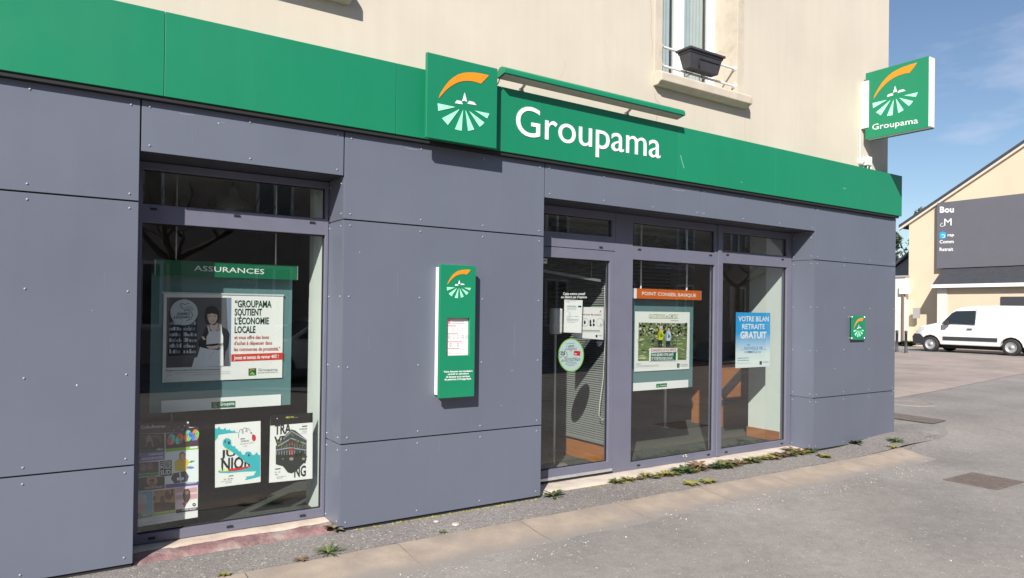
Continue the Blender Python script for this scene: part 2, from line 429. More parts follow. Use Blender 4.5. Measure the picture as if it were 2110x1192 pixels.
panel(3.618, 5.585, 2.575, ZT, step=0.62); panel(5.585, 7.547, 2.575, ZT, step=0.62)
# reveals: facing the street corner (-x side) and their opposites, and soffits
def reveal(x, sgn, y1, zt):
    for (a, c) in ((Z0, ZA), (ZA, ZB), (ZB, zt)):
        t = (x, x+0.012) if sgn < 0 else (x-0.012, x)
        o = box('reveal_panel', t[0], t[1], 0.0125, y1, a+GAP/2, c-GAP/2, PANEL, shop, 0.001)
        if sgn < 0:
            vz = spread(a+0.045, min(c, 2.55)-0.045, 0.54)
            rivets([(x+0.0003, yy, z) for yy in (0.05, y1-0.05) for z in vz], 'x', o)
reveal(1.828, -1, R+0.03, 2.552); reveal(0.522, 1, R+0.03, 2.552)
reveal(7.549, -1, R+0.03, 2.575); reveal(3.617, 1, R+0.03, 2.575)
SOFFIT = mat('shaded_soffit', (0.035, 0.036, 0.045), .5)  # colour darkened to deepen the shade under the headers
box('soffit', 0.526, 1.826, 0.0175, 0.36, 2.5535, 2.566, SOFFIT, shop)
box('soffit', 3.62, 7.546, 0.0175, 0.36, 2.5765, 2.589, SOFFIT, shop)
for (a, c) in ((0.13, ZA), (ZA, ZB), (ZB, ZT)):
    box('cladding_panel', 9.326, 9.338, 0.0125, 2.2, a+GAP/2, c-GAP/2, PANEL, shop)

# --- inside
CARPET = mat('dark_carpet', (0.060, 0.070, 0.062), 0.95, var=0.2, vscale=40, bump=0.3, bscale=200)
WOOD = mat('orange_wood', (0.36, 0.135, 0.045), 0.45, var=0.14, vscale=4, stretch=(1, 1, 7))
box('floor', -3.69, 8.97, 0.34, 8.29, -0.02, 0.062, CARPET, shop)
box('ceiling', -3.69, 8.97, 0.502, 8.29, 2.70, 2.75, mat('ceiling_tile', (0.5, 0.5, 0.48), 0.9), shop)
box('rear_room_wall', -3.69, 8.97, 4.6, 4.7, 0.063, 2.699, mat('brown_room_wall', (0.22, 0.18, 0.155), 0.8, var=0.1), shop)
box('partition', 2.4, 2.5, 0.505, 4.59, 0.063, 2.699, mat('dark_partition', (0.16, 0.14, 0.13), 0.8, var=0.1), shop)
box('skirting', 7.47, 7.4845, 0.40, 0.872, 0.063, 0.185, WOOD, shop, 0.002)
box('skirting', 7.4845, 8.9, 0.862, 0.874, 0.063, 0.185, WOOD, shop, 0.002)

# --- sills under the frames
CONC = mat('pale_concrete', (0.46, 0.385, 0.325), 0.9, spec=0.2, var=0.16, vscale=6, bump=0.6, bscale=55, bdist=0.006, stain=(0.40, 0.31, 0.24), stain_scale=4.5, stain_lo=0.52, stain_hi=0.72)
def rough_slab(name, x0, x1, prof, m, amp, seed, parent):
    rnd = random.Random(seed); n = int((x1-x0)/0.035); b = MB(); k = len(prof); vs = []
    for j, (y, z) in enumerate(prof):
        ph = rnd.uniform(0, 6)
        for i in range(n+1):
            x = x0 + (x1-x0)*i/n
            w = amp*(math.sin(x*11+ph)*0.5 + math.sin(x*27+ph*2)*0.3 + rnd.uniform(-.4, .4))
            vs.append((x, y + w*1.5*(0 < j), z + (w if 0 < j < k-1 else 0)))
    b.add(vs, [(j*(n+1)+i, j*(n+1)+i+1, (j+1)*(n+1)+i+1, (j+1)*(n+1)+i) for j in range(k-1) for i in range(n)], True)
    return b.build(name, m, parent)
rough_slab('window_ledge', 0.53, 1.826, [(0.36, 0.038), (0.235, 0.036), (0.165, 0.030), (0.155, -0.01)], CONC, 0.0035, 3, shop)
SCHIST = mat('red_schist', (0.215, 0.120, 0.122), 0.85, var=0.25, vscale=9, bump=1.0, bscale=30, bdist=0.012, stain=(0.36, 0.31, 0.28), stain_scale=6, stain_lo=0.5, stain_hi=0.7)
rough_slab('stone_doorstep', 0.53, 1.822, [(0.20, 0.020), (0.17, 0.031), (0.10, 0.026), (0.045, 0.016), (0.022, -0.01)], SCHIST, 0.004, 8, shop)
CONC2 = mat('white_threshold', (0.46, 0.405, 0.35), 0.9, spec=0.2, var=0.16, vscale=7, bump=0.5, bscale=60, bdist=0.005, stain=(0.42, 0.29, 0.20), stain_scale=7, stain_lo=0.58, stain_hi=0.8)
rough_slab('threshold', 3.622, 7.548, [(0.36, 0.030), (0.25, 0.028), (0.14, 0.022), (0.10, 0.012), (0.085, -0.02)], CONC2, 0.0025, 5, shop)

# --- shop windows
def frame(name, x0, x1, z0, z1, holes, parent, y0=R, y1=R+0.07, m=FRAME, bev=0.003):
    """a flat frame with rectangular holes (x0,x1,z0,z1), sides and panes of its own"""
    xs_ = sorted({x0, x1} | {v for q in holes for v in q[:2]}); zs_ = sorted({z0, z1} | {v for q in holes for v in q[2:]})
    bm = bmesh.new(); cache = {}
    def vert(x, y, z):
        k_ = (round(x, 5), round(y, 5), round(z, 5))
        if k_ not in cache: cache[k_] = bm.verts.new((x, y, z))
        return cache[k_]
    solid = {}
    for i in range(len(xs_)-1):
        for j in range(len(zs_)-1):
            cx = (xs_[i]+xs_[i+1])/2; cz = (zs_[j]+zs_[j+1])/2
            solid[i, j] = not any(q[0] < cx < q[1] and q[2] < cz < q[3] for q in holes)
    def quad(*p): bm.faces.new([vert(*q) for q in p])
    for (i, j), s_ in solid.items():
        if not s_: continue
        a, c, d, e = xs_[i], xs_[i+1], zs_[j], zs_[j+1]
        quad((a, y0, d), (c, y0, d), (c, y0, e), (a, y0, e)); quad((a, y1, e), (c, y1, e), (c, y1, d), (a, y1, d))
        if not solid.get((i-1, j)): quad((a, y0, d), (a, y0, e), (a, y1, e), (a, y1, d))
        if not solid.get((i+1, j)): quad((c, y0, e), (c, y0, d), (c, y1, d), (c, y1, e))
        if not solid.get((i, j-1)): quad((c, y0, d), (a, y0, d), (a, y1, d), (c, y1, d))
        if not solid.get((i, j+1)): quad((a, y0, e), (c, y0, e), (c, y1, e), (a, y1, e))
    bmesh.ops.recalc_face_normals(bm, faces=bm.faces)
    off = base(parent)
    for v in bm.verts: v.co -= off
    me = bpy.data.meshes.new(name); bm.to_mesh(me); bm.free()
    o = link(name, me, m, parent)
    if bev:
        bv = o.modifiers.new('bevel', 'BEVEL'); bv.width = bev; bv.segments = 2; bv.limit_method = 'ANGLE'
    return o
GASKET = mat('black_gasket', (0.012, 0.012, 0.013), 0.6)
def panes(holes, fr, y=R+0.032, m=GLASS):
    for (a, c, d, e) in holes:
        MB().poly([(a-.004, y, d-.004), (c+.004, y, d-.004), (c+.004, y, e+.004), (a-.004, y, e+.004)]).build('pane', m, fr, fix=False)
        g = MB()
        for (p, q) in (((a, c, d, d+.006)), ((a, c, e-.006, e))) and (): pass
        g.box(a, c, y-.006, y+.012, d, d+.005); g.box(a, c, y-.006, y+.012, e-.007, e)
        g.box(a, a+.005, y-.006, y+.012, d+.005, e-.007); g.box(c-.006, c, y-.006, y+.012, d+.005, e-.007)
        g.build('gasket', GASKET, fr)
def caps(pts, fr):
    for (x, z) in pts: MB().prism([(x-.022, R-.001, z-.006), (x+.022, R-.001, z-.006), (x+.018, R-.001, z+.007), (x-.018, R-.001, z+.007)], (0, -.007, 0)).build('drain_cap', BLACK, fr)
hl = [(0.575, 1.800, 0.105, 2.150), (0.575, 1.800, 2.272, 2.50)]
w1 = frame('shop_window', 0.531, 1.825, 0.041, 2.550, hl, shop)
panes(hl, w1); caps([(0.64, 2.240), (1.165, 2.243), (1.70, 2.238), (0.66, 0.073), (1.15, 0.073), (1.66, 0.073)], w1)
hl = [(4.945, 6.165, 0.105, 2.130), (4.945, 6.165, 2.265, 2.50), (6.30, 7.455, 0.105, 2.160), (6.30, 7.455, 2.295, 2.50)]
w2 = frame('shop_window', 4.712, 7.540, 0.031, 2.574, hl, shop)
panes(hl, w2); caps([(5.03, 2.235), (6.09, 2.235), (6.37, 2.255), (7.36, 2.255), (5.05, 0.068), (6.09, 0.068), (6.38, 0.068), (7.38, 0.068)], w2)
MB().box(6.205, 6.262, R-.018, R-.0005, 0.033, 2.573).build('mullion_cover', FRAME, w2, 0.003)
# door and the light above it
hl = [(3.672, 4.668, 2.335, 2.50)]
w3 = frame('transom_light', 3.625, 4.708, 2.198, 2.574, hl, shop)
panes(hl, w3); caps([(4.52, 2.225)], w3)
hl = [(3.74, 4.640, 0.150, 2.098)]
dr = frame('door', 3.632, 4.706, 0.052, 2.192, hl, shop, R-.004, R+.06)
put(dr)
panes(hl, dr, R+.028)
MB().box(3.74, 4.69, R-.016, R-.0045, 0.054, 0.080).build('kick_strip', mat('bare_aluminium', (0.55, 0.55, 0.58), 0.35, 0.6, var=0.1, vscale=20), dr, 0.002)
MB().box(3.632, 4.70, R-.006, R+.06, 0.031, 0.048).build('door_gap', BLACK, shop)
MB().tube([(3.70, R-.06, 0.95), (3.70, R-.06, 1.25)], 0.011).tube([(3.70, R-.06, 0.98), (3.70, R-.002, 0.98)], 0.008).tube([(3.70, R-.06, 1.22), (3.70, R-.002, 1.22)], 0.008).build('door_handle', mat('steel', (0.5, 0.5, 0.5), 0.3, 0.9), dr)

# --- upper windows
def upper_window(dx, parent):
    x0, x1 = OPEN[1][0]+dx, OPEN[1][1]+dx; yw = 0.40
    xc = (x0+x1)/2; st = 0.085
    hl = [(x0+.10, xc-.055, WZ0+.17, WZ1-.12), (xc+.055, x1-.10, WZ0+.17, WZ1-.12)]
    f = frame('window', x0+.002, x1-.002, WZ0+.06, WZ1-.002, hl, parent, yw, yw+.06, WHITE_PVC, 0.004)
    for q in hl:
        MB().poly([(q[0]-.003, yw+.03, q[2]-.003), (q[1]+.003, yw+.03, q[2]-.003), (q[1]+.003, yw+.03, q[3]+.003), (q[0]-.003, yw+.03, q[3]+.003)]).build('pane', GLASS_UP, f, fix=False)
        # net curtain in soft folds
        b = MB(); n = 44; vs = []
        for zz in (q[2]-.02, q[3]+.02):
            for i in range(n+1):
                x = q[0]-.02 + (q[1]-q[0]+.04)*i/n
                vs.append((x, yw+.13+.012*math.sin(i*1.25+.3*math.sin(i)), zz))
        b.add(vs, [(i, i+1, n+2+i, n+1+i) for i in range(n)], True)
        b.build('net_curtain', mat('net', (0.45, 0.48, 0.50), 0.9, var=0.08, vscale=3), f)
    # raised casement rails
    for q in hl:
        b = MB()
        for (a, c, d, e) in ((q[0]-.035, q[0]-.004, q[2]-.05, q[3]+.04), (q[1]+.004, q[1]+.035, q[2]-.05, q[3]+.04), (q[0]-.0035, q[1]+.0035, q[2]-.05, q[2]-.006), (q[0]-.0035, q[1]+.0035, q[3]+.006, q[3]+.04)):
            b.box(a, c, yw-.018, yw-.0005, d, e)
        b.build('casement', WHITE_PVC, f, 0.004)
    box('reveal_lining', x1-.012, x1-.0005, .103, yw-.002, WZ0+.061, WZ1, STONE_TRIM, f)
    # smooth surround, a hair proud of the render
    b = MB(); b.box(x0-.10, x0, .092, .0995, WZ0+.05, WZ1+.1); b.box(x1, x1+.10, .092, .0995, WZ0+.05, WZ1+.1); b.box(x0, x1, .092, .0995, WZ1, WZ1+.1)
    b.build('surround', STONE_TRIM, f)
    # sill: moulded nose, weathered underside
    a, c = x0-.115, x1+.115
    MB().prism([(a, .30, WZ0+.055), (a, .094, WZ0+.045), (a, -.005, WZ0+.018), (a, -.018, WZ0+.002), (a, -.018, WZ0-.075), (a, .01, WZ0-.082), (a, .035, WZ0-.105), (a, .0985, WZ0-.105), (a, .0985, WZ0-.002), (a, .30, WZ0-.002)], (c-a, 0, 0)).build('sill', STONE_TRIM, f, 0.006)
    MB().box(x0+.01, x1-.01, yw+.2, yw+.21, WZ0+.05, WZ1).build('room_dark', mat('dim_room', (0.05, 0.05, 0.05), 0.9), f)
    return f
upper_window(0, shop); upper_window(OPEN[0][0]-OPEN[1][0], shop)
# ================================================================== FLAT ART AND LETTERING
_txt = {}
def text_mesh(s, bold=0.0, extrude=0.0, res=3):
    k_ = (s, bold, extrude, res)
    if k_ in _txt: return _txt[k_]
    cu = bpy.data.curves.new('t', 'FONT'); cu.body = s; cu.size = 1.0; cu.offset = bold; cu.extrude = extrude; cu.resolution_u = res; cu.fill_mode = 'BOTH' if extrude else 'FRONT'
    ob = bpy.data.objects.new('t', cu)
    COL.objects.link(ob)
    bpy.context.view_layer.update()
    dg = bpy.context.evaluated_depsgraph_get()
    me = bpy.data.meshes.new_from_object(ob.evaluated_get(dg))
    vs = [v.co.copy() for v in me.vertices]; fs = [list(p.vertices) for p in me.polygons]
    bpy.data.objects.remove(ob); bpy.data.curves.remove(cu); bpy.data.meshes.remove(me)
    _txt[k_] = (vs, fs)
    return _txt[k_]
CAPH = max(v.y for v in text_mesh('H')[0])
class Art:
    """flat print laid out in photo pixels on one plane of a thing; layers stand a little apart"""
    def __init__(s, root, mapper, normal, step=0.0007):
        s.root, s.map, s.n, s.step = root, mapper, Vector(normal), step
        s.parts = {}
    def mb(s, name, m): return s.parts.setdefault((name, m.name), (MB(), m))[0]
    def pt(s, p, l): return s.map(*p) + s.n*(s.step*l)
    def poly(s, pts, m, l=1, name='print'): s.mb(name, m).poly([s.pt(p, l) for p in pts])
    def rect(s, x0, y0, x1, y1, m, l=1, name='print', dy=0.0):
        s.poly([(x0, y1), (x1, y1+dy), (x1, y0+dy), (x0, y0)], m, l, name)
    def circ(s, cx, cy, r, m, l=1, ry=None, n=28, name='print'):
        ry = ry or r
        s.poly([(cx+r*math.cos(2*math.pi*i/n), cy+ry*math.sin(2*math.pi*i/n)) for i in range(n)], m, l, name)
    def line(s, pts, w, m, l=1, name='print'):
        for a, c in zip(pts, pts[1:]):
            dx, dy = c[0]-a[0], c[1]-a[1]; q = math.hypot(dx, dy) or 1; nx, ny = -dy/q*w/2, dx/q*w/2
            s.poly([(a[0]+nx, a[1]+ny), (a[0]-nx, a[1]-ny), (c[0]-nx, c[1]-ny), (c[0]+nx, c[1]+ny)], m, l, name)
    def text(s, t, a, c, top, m, l=2, bold=0.0, name='lettering', ext=0.0, split=None, res=2):
        """baseline from pixel a to pixel c, capitals rising to pixel row top above a"""
        A, B, T = s.pt(a, l), s.pt(c, l), s.pt((a[0], top), l)
        vs, fs = text_mesh(t, bold, ext, res)
        x0 = min(v.x for v in vs); x1 = max(v.x for v in vs)
        u = (B-A)/(x1-x0); w = Vector((0, 0, (T.z-A.z)/CAPH))
        P_ = [A + u*(v.x-x0) + w*v.y + s.n*v.z for v in vs]
        if split is None: s.mb(name, m).add(P_, fs); return
        par = list(range(len(P_)))                # one mesh per letter
        def find(i):
            while par[i] != i: par[i] = par[par[i]]; i = par[i]
            return i
        for f in fs:
            for q in f[1:]: par[find(q)] = find(f[0])
        for rt in sorted({find(f[0]) for f in fs}, key=lambda r: min(P_[i].x - P_[i].y for i in range(len(P_)) if find(i) == r)):
            b = MB(); idx = {}
            for f in fs:
                if find(f[0]) == rt:
                    for q in f:
                        if q not in idx: idx[q] = len(b.v); b.v.append(P_[q])
                    b.f.append([idx[q] for q in f]); b.smooth.append(False)
            b.build(split, m, s.root, fix=True)
    def flush(s):
        for (name, mn), (b, m) in s.parts.items(): b.build(name, m, s.root, fix=False)
        s.parts = {}
def zz(ox, oy, sc):                         # photo pixels from an enlarged view of it
    return lambda *p: [(ox + q[0]/sc, oy + q[1]/sc) for q in p]
def z1(ox, oy, sc): return lambda x, y: (ox + x/sc, oy + y/sc)
def front(root, Y): return Art(root, lambda x, y: P(x, y, Y), (0, -1, 0))

# ------------------------------------------------------------------ the emblem, measured on the square sign
LY = -0.15
zl = zz(700, 0, 3.507)
EMB = {
 'arc': zl((715,712),(728,675),(760,625),(790,588),(820,562),(855,541),(890,530),(930,526),(970,527),(1025,535),(1077,547),(1048,578),(1018,608),(990,597),(960,590),(925,586),(890,588),(855,597),(822,613),(790,634),(760,660),(735,690)),
 'spire': zl((902,672),(893,705),(884,734),(902,730),(919,739),(911,708)),
 'roof': zl((845,727),(878,733),(888,756),(833,748)), 'roof2': zl((935,732),(968,740),(987,762),(921,752)),
 'r1': zl((707,749),(835,776),(712,804)), 'r2': zl((866,790),(780,906),(737,857)), 'r3': zl((890,798),(880,947),(857,943),(832,936)),
 'r4': zl((908,798),(970,938),(950,944),(927,948)), 'r5': zl((934,804),(1044,888),(1028,906),(1010,919)), 'r6': zl((973,801),(1080,823),(1064,858))}
_all = [P(x, y, LY) for q in EMB.values() for (x, y) in q]
_ex0 = min(v.x for v in _all); _ex1 = max(v.x for v in _all); _ez0 = min(v.z for v in _all); _ez1 = max(v.z for v in _all)
EMB_N = {k_: [((P(x, y, LY).x-_ex0)/(_ex1-_ex0), (P(x, y, LY).z-_ez0)/(_ez1-_ez0)) for (x, y) in q] for k_, q in EMB.items()}
def emblem(root, o, u, v, n, depth=0.004, mats=None, sub=None):
    """o lower-left corner, u and v full width and height vectors, n towards the viewer"""
    om, wm, mm = mats or (ORANGE, WHITE_P, MINT)
    o, u, v, n = Vector(o), Vector(u), Vector(v), Vector(n)
    for k_, q in EMB_N.items():
        b = MB(); b.prism([o + u*a + v*c + n*0.0006 for (a, c) in q], n*depth)
        nm, mt = (('orange_sweep', om) if k_ == 'arc' else ('village_mark', wm) if k_[0] in 'sr' and k_[:2] in ('sp', 'ro') else ('field_ray', mm))
        b.build(nm, mt, root)

# ------------------------------------------------------------------ green fascia band
FY = -0.052
fas = empty('fascia_band', (3, 0.05, 2.9), 'long green metal fascia over the shop front with white Groupama lettering', 'fascia')
FZ0, FZ1 = 2.902, 3.428
seams = [-3.9, -0.95, 0.643, 2.2, 3.03, P(1397, 330, FY).x, P(1598, 360, FY).x, 9.372]
for i, (a, c) in enumerate(zip(seams, seams[1:])):
    box('fascia_panel', a+.0015, c-.0015, FY, .097, FZ0, FZ1, GREEN, fas, 0.002)
box('fascia_shadow_strip', -3.9, 9.33, FY+.012, .09, FZ0-.028, FZ0-.001, BLACK, fas)  # black strip standing in for the shadow line below the fascia
box('end_return', 9.3745, 9.378, FY+.001, .30, FZ0, FZ1, GREEN, fas)
af = front(fas, FY-.001)
af.text('Groupama', (1063, 277.5), (1360.5, 327), 216.0, WHITE_P, 1, 0.0, ext=0.003, split='letter', res=5)
af.flush()

# square emblem box on the band
lx0, lx1, lz0, lz1 = 2.402, 3.028, 2.888, 3.527
sq = empty('emblem_sign', (2.7, -0.05, 2.89), 'square green box sign with orange sweep and mint rays on the fascia', 'sign')
box('sign_face', lx0, lx1, LY, LY+.030, lz0, lz1, GREEN, sq, 0.004)
box('spacer_box', lx0+.07, lx1-.04, LY+.0305, -0.0545, lz0+.07, lz1-.14, GREEN, sq)
emblem(sq, (_ex0, LY, _ez0), (_ex1-_ex0, 0, 0), (0, 0, _ez1-_ez0), (0, -1, 0), 0.003)

# green hooded lamp above the lettering
lamp = empty('sign_lamp', (4.05, -0.05, 3.43), 'long green hooded sign lamp on short arms above the lettering', 'lamp')
prof = []
cy_, cz_ = -0.125, 3.516
for i in range(11):
    a = math.pi*i/10; prof.append((cy_ + 0.055*math.cos(a), cz_ + 0.042*math.sin(a)))
prof = [(cy_+.055, cz_-.034)] + prof + [(cy_-.055, cz_-.026)]
rot = math.radians(-7)
prof = [(cy_ + (y-cy_)*math.cos(rot) - (z-cz_)*math.sin(rot), cz_ + (y-cy_)*math.sin(rot) + (z-cz_)*math.cos(rot)) for y, z in prof]
xa, xb = 3.072, 5.150
b = MB(); nP = len(prof)
b.prism([(xa, y, z) for y, z in prof], (xb-xa, 0, 0)).build('lamp_hood', GREEN, lamp, 0.003)
lo0, lo1 = Vector((0, *prof[0])), Vector((0, *prof[-1]))
def lerp(a, c, t): return a + (c-a)*t
nn_ = Vector((0, -(lo1-lo0).z, (lo1-lo0).y)).normalized()
if nn_.z > 0: nn_ = -nn_
p0, p1 = lerp(lo0, lo1, .12)+nn_*.002, lerp(lo0, lo1, .88)+nn_*.002
MB().prism([Vector((xa+.015, 0, 0))+p0, Vector((xa+.015, 0, 0))+p1, Vector((xa+.015, 0, 0))+p1+nn_*.004, Vector((xa+.015, 0, 0))+p0+nn_*.004], (xb-xa-.03, 0, 0)).build('diffuser', mat('frosted_diffuser', (0.42, 0.38, 0.33), 0.5), lamp)
STEEL = mat('arm_steel', (0.5, 0.47, 0.43), 0.4, 0.6)
for x in (3.34, 4.53):
    MB().tube([(x, .02, 3.432), (x, -.02, 3.445), (x, -.07, 3.470), (x, -.12, 3.498)], 0.012, 8).box(x-.02, x+.02, -.045, .05, 3.4285, 3.436).lathe([(0.02, 0), (0.02, .02), (0.001, .02)], (x, -.03, 3.436)).build('lamp_arm', STEEL, lamp)
MB().tube([(3.08, -.12, 3.50), (3.07, -.10, 3.44), (3.065, -.056, 3.40)], 0.004, 6).build('cable', BLACK, lamp)

# ------------------------------------------------------------------ projecting sign
SX = 8.673
ps = empty('projecting_sign', (8.73, 0.1, 3.8), 'double sided green sign on white bracket projecting from the upper wall', 'sign')
sy0, sy1, sz0, sz1 = 0.05, -0.712, 3.822, 4.662
box('sign_case', SX+.012, SX+.128, sy1-.012, sy0+.004, sz0+.010, sz1-.008, WHITE_METAL, ps, 0.004)
box('sign_face', SX, SX+.0115, sy1, sy0, sz0, sz1, GREEN, ps, 0.002)
box('sign_face', SX+.1285, SX+.14, sy1, sy0, sz0, sz1, GREEN, ps, 0.002)
box('wall_bracket', SX-.012, SX+.115, 0.0045, 0.0995, 3.965, 4.56, WHITE_METAL, ps, 0.006)
asn = Art(ps, lambda x, y: PX(x, y, SX), (-1, 0, 0))
asn.text('Groupama', (1797.4, 268.4), (1891.6, 254.2), 257.0, WHITE_P, 1, 0.0, split='letter', ext=0.002)
e0 = PX(1798, 222, SX); e1 = PX(1891.5, 200, SX)
ezt = PX(1880, 132.5, SX).z; ezb = PX(1836, 238.4, SX).z
emblem(ps, (SX, e0.y, ezb), (0, e1.y-e0.y, 0), (0, 0, ezt-ezb), (-1, 0, 0), 0.002)
# conduit and junction boxes below it
jb = empty('junction_box', (8.70, 0.1, 3.43), 'small white junction boxes and conduit under the projecting sign', 'junction box')
cx = P(1771, 300, .09).x
MB().tube([(cx, .086, 3.964), (cx+.002, .086, 3.80), (cx-.002, .086, 3.62), (cx, .086, 3.56)], 0.011, 8).build('conduit', WHITE_METAL, jb)
p = P(1774, 334, .08)
MB().lathe([(0.001, -.035), (0.038, -.035), (0.042, -.02), (0.042, .012)], (p.x, .086, p.z), 'y', 16).build('round_box', WHITE_METAL, jb)
p = P(1789, 333, .06)
MB().box(p.x-.055, p.x+.055, .035, .099, p.z-.055, p.z+.060).build('square_box', WHITE_METAL, jb, 0.01)
MB().tube([(p.x+.045, .06, p.z-.05), (p.x+.05, .05, p.z-.08), (p.x+.05, .06, p.z-.13)], 0.007, 6).tube([(p.x-.02, .05, p.z-.05), (p.x-.025, .06, p.z-.13)], 0.006, 6).build('cable', WHITE_METAL, jb)

# ------------------------------------------------------------------ upright notice case on the pillar
ic = empty('notice_case', (2.72, 0, 0.92), 'narrow upright green notice case with white sides on grey pillar', 'notice case')
ix0, ix1, iz0, iz1, iy = 2.566, 2.881, 0.924, 1.951, -0.10
qx0, qx1 = P(920.5, 700, iy).x, P(967.5, 700, iy).x
qz0, qz1 = P(944, 733, iy).z, P(944, 656, iy).z
frame('case_front', ix0, ix1, iz0, iz1, [(qx0, qx1, qz0, qz1)], ic, iy, iy+.028, GREEN, 0.003)
box('case_body', ix0+.012, ix1-.012, iy+.0285, -0.0005, iz0+.02, iz1-.02, WHITE_P, ic, 0.003)
emblem(ic, (P(920.5, 600, iy).x, iy, P(945, 614.8, iy).z), (P(970, 600, iy).x-P(920.5, 600, iy).x, 0, 0), (0, 0, P(950, 555.5, iy).z-P(945, 614.8, iy).z), (0, -1, 0), 0.002)
ai = front(ic, iy-.0006)
zi = z1(900, 640, 7.444)
for (t, a, c, tp) in (('Votre Assureur est mandataire', (105, 955), (548, 940), 928), ('exclusif en opérations', (168, 990), (490, 978), 966),
                      ('de banque et en services', (142, 1034), (505, 1022), 1006), ('de paiement d’Orange Bank', (118, 1074), (528, 1060), 1046)):
    ai.text(t, zi(*a), zi(*c), zi(0, tp)[1], WHITE_P, 1, 0.025)
ai.flush()
an = front(ic, iy+.0275)
PAPER = mat('white_paper', (0.78, 0.775, 0.76), 0.6, spec=0.25)
an.rect(920.0, 655.5, 968, 733.5, mat('pinkish_paper', (0.76, 0.70, 0.71), 0.5), 0, 'notice')
pk, gy, tl = ink(225, 130, 140), ink(170, 165, 170), ink(120, 165, 170)
def R7(x0, y0, x1, y1, m_, l=1): an.rect(900+x0/7.444, 640+y0/7.444, 900+x1/7.444, 640+y1/7.444, m_, l)
R7(165, 120, 500, 140, ink(222, 175, 185)); R7(175, 155, 205, 205, pk)
for (a, y, c) in ((240, 165, 415), (240, 192, 430)): R7(a, y, c, y+12, gy)
for (y, c) in ((230, 295), (352, 325), (475, 385), (577, 345)): R7(165, y, c, y+13, pk)
for xx in (235, 305, 375):
    for yy in (255, 275, 292, 312): R7(xx, yy, xx+random.choice((30, 45)), yy+5, gy)
for (xx, yy, m_) in ((193, 402, tl), (258, 402, ink(235, 190, 150)), (325, 402, tl), (398, 400, ink(120, 110, 125)), (453, 400, tl), (212, 522, ink(120, 110, 115)), (326, 522, ink(120, 110, 115))):
    an.circ(900+xx/7.444, 640+yy/7.444, 2.6, m_, 1, n=14); an.circ(900+xx/7.444, 640+yy/7.444, 1.5, ink(240, 232, 235), 2, n=12)
    R7(xx-18, yy+30, xx+18, yy+38, gy)
for (a, y, c) in ((360, 500, 400), (360, 515, 430), (360, 545, 445), (345, 600, 450), (270, 618, 330), (170, 640, 240), (170, 658, 385), (380, 652, 440)): R7(a, y, c, y+5, gy)
an.flush()

# ------------------------------------------------------------------ small plaque on stand-offs
pq = empty('plaque', (8.41, 0, 1.3), 'small green emblem plaque on steel stand-offs beside the corner', 'plaque')
qx0, qx1, qz0, qz1 = 8.262, 8.572, 1.300, 1.598
box('plate', qx0, qx1, -0.034, -0.026, qz0, qz1, GREEN, pq, 0.001)
emblem(pq, (qx0+.05, -0.034, qz0+.035), (.22, 0, 0), (0, 0, .235), (0, -1, 0), 0.0015)
for x in (qx0+.018, qx1-.018):
    for z in (qz0+.02, qz1-.02): MB().lathe([(0.001, -.042), (0.011, -.042), (0.011, -.001)], (x, 0, z), 'y', 10).build('stand_off', mat('steel', (0.5, 0.5, 0.5), 0.3, 0.9), pq)

# ------------------------------------------------------------------ window rail and planter on the upper window
rail = empty('window_rail', (5.68, 0.1, 4.1), 'two white rails with wall flanges across the upper window', 'rail')
ry = 0.125
za = P(1362, 96, ry).z; zb = P(1362, 135, ry).z
for z in (za, zb):
    MB().tube([(5.115, ry, z), (6.243, ry, z)], 0.012, 10).build('bar', WHITE_METAL, rail)
    for (x, s_) in ((6.246, -1), (5.113, 1)): MB().lathe([(0.032, 0), (0.032, s_*.006), (0.020, s_*.018), (0.013, s_*.04)], (x, ry, z), 'x', 14).build('flange', WHITE_METAL, rail)
pl = empty('planter_box', (5.72, 0.05, 4.0), 'empty dark grey plastic window box hung on the white rail', 'planter')
DARKP = mat('dark_grey_plastic', (0.050, 0.050, 0.056), 0.5, var=0.12, vscale=14)
zt_, zb_ = 4.235, 4.045
xl, xr = 5.315, 5.825
yo = 0.035
def ring(g, z): return [(xl+g, ry-.025-g, z), (xr-g, ry-.025-g, z), (xr-g, yo-.12+g, z), (xl+g, yo-.12+g, z)]
rings = [ring(.045, zb_), ring(.018, zt_-.045), ring(.010, zt_-.045), ring(.010, zt_-.022), ring(-.008, zt_-.022), ring(-.008, zt_), ring(.006, zt_), ring(.03, zt_-.02), ring(.06, zb_+.012)]
b = MB(); vs = [q for r_ in rings for q in r_]
fs = [(4*i+j, 4*i+(j+1) % 4, 4*i+4+(j+1) % 4, 4*i+4+j) for i in range(len(rings)-1) for j in range(4)] + [(3, 2, 1, 0), tuple(4*(len(rings)-1)+j for j in range(4))]
b.add(vs, fs); b.build('tub', DARKP, pl, 0.003)
b = MB(); fy = yo-.12+.02
for (a, c, d, e) in ((xl+.16, xr-.055, zt_-.085, zt_-.091), (xl+.155, xl+.165, zb_+.03, zt_-.085)): b.box(a, c, fy-.001, fy+.02, min(d, e), max(d, e))
b.build('moulding', mat('dark_line', (0.02, 0.02, 0.022), 0.6), pl)
for x in (xl+.14, xr-.14):
    MB().tube([(x, ry+.005, za+.02), (x, ry-.02, za+.02), (x, ry-.03, zb_-.006), (x, yo-.05, zb_-.012), (x, ry-.01, zb_-.05), (x, ry, zb+.012)], 0.004, 6).build('hanger', BLACK, pl)
